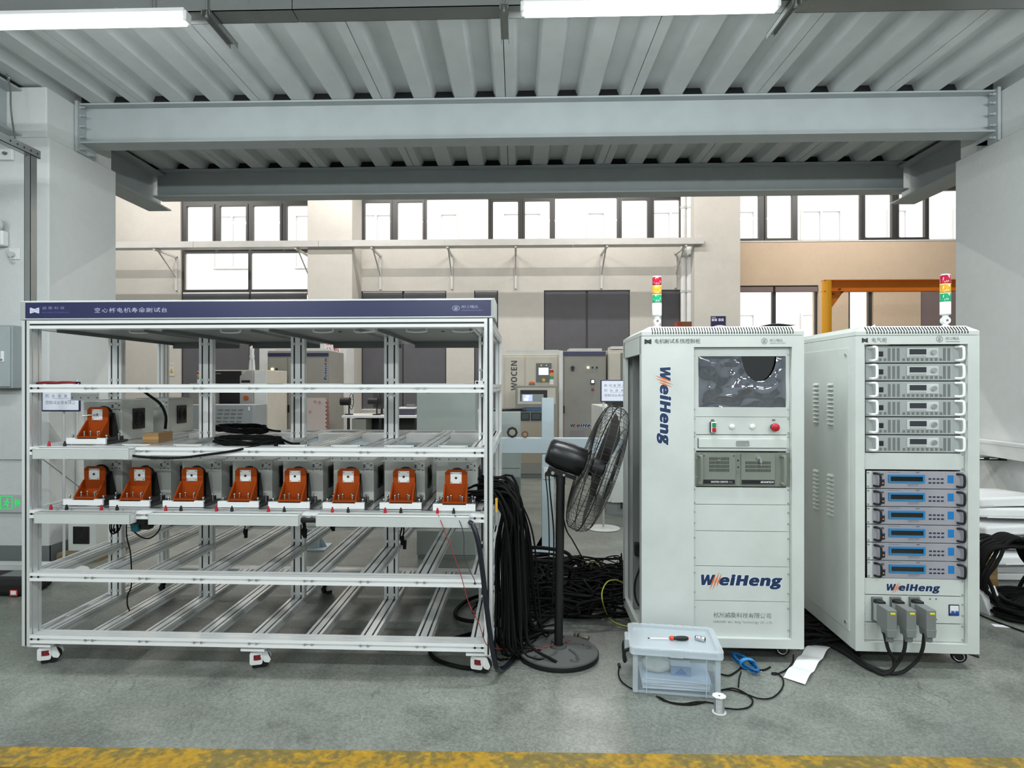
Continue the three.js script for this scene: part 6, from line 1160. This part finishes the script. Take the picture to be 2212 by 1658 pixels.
{ // desk with black fans and a notice
  const d = 10.2, a = at(738, 900, d), b = at(905, 900, d), y = at(800, 897, d).y, o = thing('work_desk', 'white-topped desk on black legs with black equipment, seen through the rack', 'desk', [(a.x + b.x) / 2, 0, -d]), w = b.x - a.x;
  part('desk_top', rspan(-w / 2, w / 2, y - 0.04, y, -0.7, 0, 0.004), M.white, o); for (const x of [-w / 2 + 0.1, -w / 2 + 0.62, w / 2 - 0.05]) part('leg', span(x - 0.02, x + 0.02, 0, y - 0.04, -0.06, -0.02), M.black, o); part('back_panel', span(-w / 2 + 0.1, w / 2 - 0.05, 0.2, y - 0.06, -0.69, -0.67), M.black, o); part('drawer_unit', rspan(-0.48, -0.25, 0.05, y - 0.06, -0.5, -0.08, 0.004), M.greyCab, o);
  const top = (px, dd) => [at(px, 890, dd).x, y, -dd];
  [[748, 0.75, 'left black table fan on the hall desk seen through the rack'], [808, 0.65, 'right black table fan on the hall desk beside the dark monitor']].forEach(([px, s, l]) => { const f = thing('table_fan', l, 'fan', top(px + 6, d + 0.2)); part('stand', [cyl(0.012, 0.16, 0, 0.08, 0), cyl(0.07, 0.015, 0, 0.008, 0)], M.black, f); part('motor', [cyl(0.06 * s / 0.7, 0.16, -0.06, 0.22, 0, 'x', 18)], M.black, f); part('guard', [new THREE.TorusGeometry(0.13, 0.006, 6, 28).rotateY(PI / 2).translate(0.04, 0.22, 0), new THREE.TorusGeometry(0.08, 0.004, 6, 28).rotateY(PI / 2).translate(0.05, 0.22, 0)], M.black, f); });
  const m = thing('monitor', 'dark monitor on the hall desk behind an inner post', 'monitor', top(824, d + 0.4)); part('screen', rspan(-0.14, 0.14, 0.1, 0.36, -0.03, 0, 0.005), std('#3c3b38', 0.4), m); part('stand', [cyl(0.02, 0.12, 0, 0.06, -0.03), rspan(-0.09, 0.09, 0, 0.012, -0.1, 0.04, 0.003)], M.black, m);
  const pr = thing('printer', 'dark flat device with white lid on the hall desk left of the green-grey cupboard', 'printer', top(880, d + 0.25)); part('device_body', rspan(-0.14, 0.14, 0, 0.1, -0.2, 0.1, 0.006), std('#3b3d4c', 0.5), pr); part('device_lid', rspan(-0.14, 0.14, 0.1, 0.125, -0.2, 0.1, 0.005), M.white, pr); part('paper_tray', rspan(-0.02, 0.12, 0.13, 0.18, -0.15, 0.0, 0.004).rotateX(-0.2), M.plug, pr);
  sign('notice_paper', 'small framed paper on the wall pillar above the desk, seen through the rack', 'sign', drawn(192, 128, (g) => { g.fillStyle = '#33405c'; g.fillRect(0, 0, 192, 128); g.fillStyle = '#e8eaf0'; g.fillRect(8, 8, 176, 112); g.fillStyle = '#9aa0b4'; for (let i = 0; i < 4; i++) g.fillRect(24, 26 + i * 22, 140, 6); }), 736, 764, 842, 863, 12.6);
  const sp = at(750, 853, 12.6); const st = thing('sign_post', 'thin white post carrying the framed paper behind the desk', 'post', [sp.x, 0, -12.63]); part('pole', cyl(0.02, at(750, 863, 12.6).y, 0, at(750, 863, 12.6).y / 2, 0), M.white, st); part('foot', cyl(0.15, 0.02, 0, 0.01, 0), M.coverGrey, st);
}
{ // spare equipment box on a wooden pallet behind the rack, white stool frame
  const c = fl(178, 1206), d = -c.z, o = thing('wooden_pallet', 'small wooden pallet under the spare white box behind the rack', 'pallet', [c.x, 0, c.z]); for (const z of [-0.3, -0.16, -0.02]) part('board', span(-0.16, 0.2, 0.045, 0.06, z, z + 0.09), std('#8b7a58', 0.8, 0, { map: WALLCOL }), o); for (const x of [-0.14, 0.17]) part('bearer', span(x - 0.025, x + 0.025, 0, 0.045, -0.3, 0.07), std('#7b6a4c', 0.8), o);
  const b = thing('equipment_box', 'spare white equipment box with black fan on a pallet at the left behind the rack', 'equipment box', [c.x - 0.005, 0.06, c.z]); part('body', rspan(-0.115, 0.115, 0, 0.27, -0.28, 0, 0.006), M.cab, b); const g = part('fan_grille', rspan(-0.07, 0.065, 0.06, 0.2, 0, 0.008, 0.01), M.black, b); part('grille_rings', [0.02, 0.038, 0.055].map((r) => new THREE.TorusGeometry(r, 0.002, 5, 24).translate(-0.003, 0.13, 0.0085)), M.blackMetal, g);
  const s = fl(222, 1190), t = thing('stool', 'white tubular stool standing right of the spare white box', 'stool', [s.x, 0, s.z - 0.25]), H = 0.3; part('seat', rspan(-0.13, 0.13, H, H + 0.03, -0.13, 0.13, 0.01), M.white, t); for (const [x, z] of [[-1, -1], [1, -1], [-1, 1], [1, 1]]) part('leg', tube([V(x * 0.1, H, z * 0.1), V(x * 0.14, 0.0, z * 0.14)], 0.01, 2, 8), M.white, t); part('rung', [cyl(0.008, 0.24, 0, 0.12, 0.122, 'x', 8), cyl(0.008, 0.24, 0, 0.12, -0.122, 'x', 8)], M.white, t);
}
{ // pipe and hazard label on the left column face
  const p = V(XL + 0.012, 0, -5.25), o = thing('conduit', 'thin grey conduit running up the left column behind the rack', 'conduit', [p.x, 0, p.z]); part('pipe', cyl(0.01, 1.45, 0, 0.725, 0, 'y', 10), M.coverGrey, o); part('clip', [0.3, 0.8, 1.3].map((y) => cyl(0.014, 0.02, 0, y, 0, 'y', 10)), M.galv, o);
  const w = thing('stay_wire', 'thin slanting stay wire crossing behind the rack left end', 'wire', [0, 0, 0]); part('wire', tube([at(60, 978, 4.7), at(90, 990, 4.75), at(172, 1052, 4.9)], 0.0035, 10, 6), M.plug, w); part('eye', new THREE.TorusGeometry(0.01, 0.003, 6, 14).translate(...at(172, 1052, 4.9).toArray()), M.plug, w);
  sign('hazard_label', 'small yellow triangle label on the wall left of the tall window', 'label', drawn(128, 160, (g) => { g.fillStyle = '#d9d4c6'; g.fillRect(0, 0, 128, 160); g.fillStyle = '#b9a24a'; g.beginPath(); g.moveTo(64, 60); g.lineTo(100, 124); g.lineTo(28, 124); g.fill(); g.fillStyle = '#a9a59a'; g.fillRect(24, 20, 80, 8); }), 364, 377, 784, 812, WALLZ - 0.01);
}
// ---- left wall
{
  const d = 4.785, b = at(27, 700, d), t = thing('junction_box', 'grey steel wall cabinet with round-ended latch at the left edge', 'wall box', [b.x, at(20, 838, d).y, -d]), h = at(20, 702, d).y - at(20, 838, d).y;
  part('body', rspan(-0.5, 0.0, 0, h, -0.14, 0, 0.006), powder('#a6b0b2', 0.45), t); part('door', rspan(-0.5, -0.012, 0.012, h - 0.012, 0, 0.014, 0.004), powder('#b2bcbe', 0.42), t);
  const l = at(9, 770, d); part('latch', [rb(0.026, 0.085, 0.014, l.x - b.x, l.y - t.position.y, 0.018, 0.012, 4)], M.alumBright, t); part('latch_button', cyl(0.007, 0.006, l.x - b.x, l.y - t.position.y - 0.025, 0.026, 'z', 14), M.plug, t);
  const e = at(5, 515, 4.9), m = thing('emergency_light', 'white twin emergency light at the left edge above a socket', 'light', [e.x, e.y, -4.938]); part('case', rb(0.2, 0.12, 0.07, -0.07, 0, 0.04, 0.015, 3), M.white, m); part('lamp_head', [lathe([[0, 0], [0.05, 0.0], [0.06, 0.03], [0.045, 0.06], [0, 0.07]], 24).rotateX(PI / 2).translate(-0.025, 0.1, 0.05)], M.coverGrey, m); part('lens', cyl(0.045, 0.006, -0.025, 0.1, 0.12, 'z', 24), M.alumBright, m);
  const s = at(30.5, 548, 4.93), k = thing('wall_socket', 'white wall socket with round plug beside the emergency light', 'socket', [s.x, s.y, -4.938]); part('faceplate', rb(0.088, 0.088, 0.01, 0, 0, 0.005, 0.006, 3), M.white, k); part('plug', cyl(0.021, 0.03, -0.006, -0.008, 0.024, 'z', 20), M.coverGrey, k); part('plug_lead', tube([[-0.006, -0.02, 0.03], [-0.01, -0.05, 0.03], [0.01, -0.075, 0.02], [-0.02, -0.06, 0.02], [-0.045, -0.01, 0.02], [-0.05, 0.04, 0.03]], 0.003, 40, 6), M.coverGrey, k);
  const u = at(17, 335, 4.93), v = thing('wall_box', 'small white wall box near the strut at the upper left', 'box', [u.x, u.y, -4.938]); part('faceplate', rb(0.11, 0.085, 0.03, -0.005, 0, 0.015, 0.006, 3), M.white, v); part('knob', [cyl(0.012, 0.02, 0.0, 0.004, 0.04, 'z', 14), rb(0.04, 0.012, 0.01, -0.0, 0.006, 0.04, 0.003)], M.plug, v);
  const x = at(5, 1086, 4.91), q = thing('exit_sign', 'lit green running-man exit sign on a pale strip low on the left wall', 'sign', [x.x, x.y, -4.938]); part('housing', rspan(-0.22, 0.165, -0.075, 0.06, 0, 0.03, 0.004), powder('#b9bfc0', 0.4), q);
  const green = std('#39c46a', 0.4, 0, { emissive: new THREE.Color('#2fd068'), emissiveIntensity: 0.55 });
  part('pictogram', [holed(rectShape(-0.005, 0.095, -0.05, 0.055, 0.008), [rectShape(0.001, 0.089, -0.044, 0.049, 0.006)], 0.002).translate(-0.01, 0, 0.03), cyl(0.009, 0.002, 0.042, 0.03, 0.031, 'z', 14), tube([[0.04, 0.018, 0.031], [0.03, -0.006, 0.031], [0.045, -0.018, 0.031], [0.04, -0.038, 0.031]], 0.006, 14, 6), tube([[0.03, -0.006, 0.031], [0.015, -0.025, 0.031], [0.006, -0.024, 0.031]], 0.005, 10, 6), tube([[0.015, 0.008, 0.031], [0.04, 0.014, 0.031], [0.055, 0.0, 0.031], [0.068, 0.006, 0.031]], 0.0045, 14, 6)], green, q);
  part('exit_arrow', [rspan(0.1, 0.15, -0.005, 0.007, 0.03, 0.0315, 0.0005), rspan(0.105, 0.118, -0.03, 0.03, 0.03, 0.0315, 0.0005), rspan(0.128, 0.14, -0.02, 0.03, 0.03, 0.0315, 0.0005)], green, q); part('left_letters', [rspan(-0.15, -0.03, -0.002, 0.01, 0.03, 0.0315, 0.0005), rspan(-0.13, -0.115, -0.03, 0.035, 0.03, 0.0315, 0.0005), rspan(-0.09, -0.075, -0.03, 0.035, 0.03, 0.0315, 0.0005)], green, q);
  const ap = at(51, 992, 4.93), aq = at(0, 842, 4.93); part('access_panel', [rspan(ap.x - 0.9, ap.x, ap.y, aq.y, -4.942, -4.918, 0.004), rspan(at(8, 900, 4.92).x - 0.002, at(8, 900, 4.92).x + 0.002, ap.y, aq.y, -4.92, -4.9155, 0.0005)], M.wall, scene.getObjectByName('column_left'));
  // strut frame in front of the wall
  const f = at(56, 829, 4.3), F = thing('strut_frame', 'galvanised strut post with perforated arm in front of the left column', 'frame', [f.x, 0, -4.33]), ft = at(56, 335, 4.33).y, hw = 0.0365;
  part('post', [span(-hw, -hw + 0.045, 0, ft, -0.003, 0), span(-hw + 0.042, -hw + 0.045, 0, ft, -0.06, 0), span(-hw, -hw + 0.003, 0, ft, -0.06, 0), span(-hw, -hw + 0.012, 0, ft, -0.06, -0.057)], M.galv, F); part('post_foot', span(-0.07, 0.05, 0, 0.006, -0.09, 0.03), M.galv, F);
  part('arm', [span(-0.028, 0.02, ft, ft + 0.004, -0.08, 0.9), span(0.017, 0.02, ft, ft + 0.055, -0.08, 0.9), span(-0.028, -0.025, ft, ft + 0.055, -0.08, 0.9)], M.galv, F); part('arm_holes', [0, 1, 2, 3, 4].map((i) => cyl(0.006, 0.006, 0.0195, ft + 0.028, -0.05 + i * 0.06, 'x', 10)), M.gap, F);
  const hb = thing('hanging_cable', 'grey cable hanging along the girder at the top left', 'cable', [0, 0, 0]); part('lead', tube([at(14, 158, 4.75), at(22, 190, 4.75), at(24, 240, 4.75), at(34, 310, 4.8)], 0.006, 30, 6), M.plug, hb); part('clip', ball(0.012, ...at(20, 168, 4.75).toArray()), M.galv, hb);
  // tool case on the floor
  const c = fl(20, 1290), B = thing('tool_case', 'black soft tool case with red and white label on the floor at the left edge', 'case', [c.x, 0, c.z]); part('case_body', rb(0.5, 0.11, 0.26, -0.13, 0.058, -0.13, 0.04, 5), M.rubber, B); part('grey_flap', rb(0.2, 0.006, 0.12, -0.03, 0.116, -0.14, 0.002), std('#6a6f70', 0.7), B); part('red_label', rspan(0.005, 0.055, 0.012, 0.05, -0.004, 0.003, 0.001), std('#c6453f', 0.5), B); part('white_label', rspan(0.012, 0.048, 0.02, 0.045, 0.003, 0.0042, 0.0005), std('#eadfdd', 0.5), B);
  const lt = thing('floor_trunking', 'low pale trunking along the foot of the left wall', 'trunking', [0, 0, -4.72]); part('trunk_body', rspan(-5.6, -3.55, 0, 0.05, -0.05, 0.05, 0.004), M.coverGrey, lt); part('trunk_lid', rspan(-5.6, -3.55, 0.05, 0.054, -0.052, 0.052, 0.002), M.coverGrey, lt);
}
// ---- right side
{
  const a = at(2150, 968, 5.3), y0 = at(2180, 985, 5.2).y, y1 = at(2150, 951, 5.25).y, o = thing('wall_trunking', 'white cable trunking with a corner on the right column', 'trunking', [XR, 0, 0]);
  part('trunk_body', [rspan(-0.13, -0.004, y0, y1, -5.35, -4.2, 0.004)], M.white, o); part('corner_piece', rspan(-0.5, -0.004, y0, y1, -5.47, -5.352, 0.004), M.white, o); part('cover_strip', rspan(-0.136, -0.128, y1 - 0.02, y1 + 0.004, -5.35, -4.2, 0.002), M.white, o);
  const k = at(2152, 990, 5.2), r = thing('clamp_bar', 'dark perforated metal bar under the white trunking at the right', 'bar', k.toArray(), -0.12); part('bar', rspan(-0.2, 0.12, -0.014, 0.01, -0.02, 0.02, 0.003), M.blackMetal, r); part('bright_slots', [rspan(-0.16, -0.1, -0.002, 0.006, 0.0195, 0.0215, 0.001), rspan(-0.06, 0.0, -0.002, 0.006, 0.0195, 0.0215, 0.001)], M.alumBright, r);
  // heap of white foam sheets, each bent a little
  const foam = std('#f0f1f2', 0.8, 0, { map: MOTTLE });
  [[2170, 1080, 0.5, 0.1, 'uppermost white foam sheet in the heap at the right edge'], [2180, 1105, 0.62, -0.1, 'second white foam sheet from the top in the heap at the right'], [2176, 1135, 0.6, 0.16, 'third white foam sheet in the heap at the right'], [2190, 1165, 0.66, -0.06, 'fourth white foam sheet in the heap behind the copper cable'], [2186, 1195, 0.7, 0.08, 'lowest white foam sheet in the heap behind the black coil']].forEach(([px, py, w, t, l], i) => {
    const p = at(px, py, 4.75), g = rb(w, 0.07, 0.42, 0, 0, 0, 0.02, 4), q = g.attributes.position;
    for (let k = 0; k < q.count; k++) q.setY(k, q.getY(k) + 0.05 * fbm(q.getX(k) * 0.9 + 0.5, q.getZ(k) * 0.9 + 0.5, 4, 401 + i, 3) - 0.03 * (q.getX(k) / w) ** 2 * 4);
    g.computeVertexNormals();
    const o = thing('foam_sheet', l, 'foam', [p.x, p.y, -4.9 + i * 0.03], t, 'white foam sheets at the right'); part('sheet', g, foam, o); part('cut_edge', rspan(-w * 0.3, w * 0.2, -0.03, -0.022, 0.205, 0.213, 0.002), M.white, o);
  });
  const sk = thing('foam_stack', 'stacked white foam slabs carrying the sheet heap at the right column', 'foam', [at(2185, 1200, 4.9).x, 0, -4.9]); for (let i = 0; i < 2; i++) part('slab', rspan(-0.3 - i * 0.02, 0.3, 0.002 + i * 0.052, 0.05 + i * 0.052, -0.2, 0.2, 0.01), foam, sk);
  const c = fl(2128, 1212), x = thing('carton', 'brown open carton with cables beside the right cabinet', 'box', [at(2128, 1200, 4.3).x, 0.2, -4.3], 0.05), cw = 0.13; 
  part('carton_body', [rspan(-0.2, 0.085, -0.2, 0.065, -0.3, 0, 0.003)], M.card, x); part('flap', rspan(-0.2, 0.08, 0.064, 0.07, -0.1, 0.02, 0.002).rotateX(0.05), M.card, x); part('lower_panel', rspan(-0.2, 0.086, -0.2, -0.07, 0.0, 0.003, 0.001), std('#84693f', 0.85), x);
  const cc = at(2186, 1172, 4.1), z = thing('copper_cable', 'brown copper-sheathed cable end reaching into the carton at the right', 'cable', [0, 0, 0]); for (const [dy, dz] of [[0, 0], [0.018, 0.02], [-0.018, -0.01]]) part('strand', tube([at(2230, 1168, 4.1), at(2200, 1172, 4.12), at(2170, 1177, 4.18), at(2150, 1178, 4.22)].map((v) => V(v.x, v.y + dy, v.z + dz)), 0.013, 30, 8), std('#7c4a36', 0.55), z); part('black_sheath', tube([at(2260, 1160, 4.1), at(2225, 1168, 4.1), at(2196, 1174, 4.11)], 0.032, 20, 10), M.rubber, z);
  const q = fl(2175, 1330), pts = []; 
  for (let k = 0; k <= 14 * 16; k++) { const w = k / 16 * 2 * PI, e = 1 + 0.12 * Math.sin(k * 1.37); pts.push(V(q.x + 0.06 + 0.2 * e * Math.cos(w), 0.25 + 0.2 * e * Math.sin(w), q.z - 0.18 + 0.002 * k * 0.5 + 0.02 * Math.sin(k))); }
  for (const v of pts) v.y = Math.max(0.02, v.y);
  cable('large upright coil of black cable between the right cabinet and the foam heap', pts, 0.011, cableM, 900, 'cable_coil');
  const flat = []; for (let k = 0; k <= 10 * 16; k++) { const w = k / 16 * 2 * PI, e = 1 + 0.15 * Math.sin(k * 1.1); flat.push(V(q.x + 0.14 + 0.2 * e * Math.cos(w), 0.015 + 0.012 * (k / 16) * 0.9, q.z + 0.02 + 0.17 * e * Math.sin(w))); }
  cable('flat coil of black cable on the floor at the right edge', flat, 0.011, cableM, 700, 'cable_coil');
  cable('thin black lead on the floor right of the right cabinet', [fl(2112, 1325, 0.006), fl(2130, 1333, 0.006), fl(2160, 1345, 0.006), fl(2215, 1365, 0.006)], 0.0045, cableM, 40);
  const fb = fl(2132, 1322), h = thing('foam_block', 'tilted white foam block leaning beside the right cabinet', 'foam', [fb.x, 0.085, fb.z], 0.2); part('block', rb(0.11, 0.17, 0.1, -0.01, 0.0, 0, 0.008, 3).rotateZ(0.42), foam, h); part('cut_line', rb(0.108, 0.004, 0.101, -0.01, 0.03, 0, 0.001).rotateZ(0.42), M.white, h);
  const pp = fl(2163, 1352), w = thing('paper_scrap', 'small white paper scrap on the floor right of the right cabinet', 'paper', [pp.x, 0.001, pp.z], -0.2); part('scrap', rspan(-0.045, 0.04, 0, 0.0015, -0.02, 0.02, 0.0005), M.paper, w); part('fold', rspan(-0.045, -0.01, 0.0015, 0.003, -0.02, 0.012, 0.0005), M.paper, w);
}

renderer.render(scene, camera);
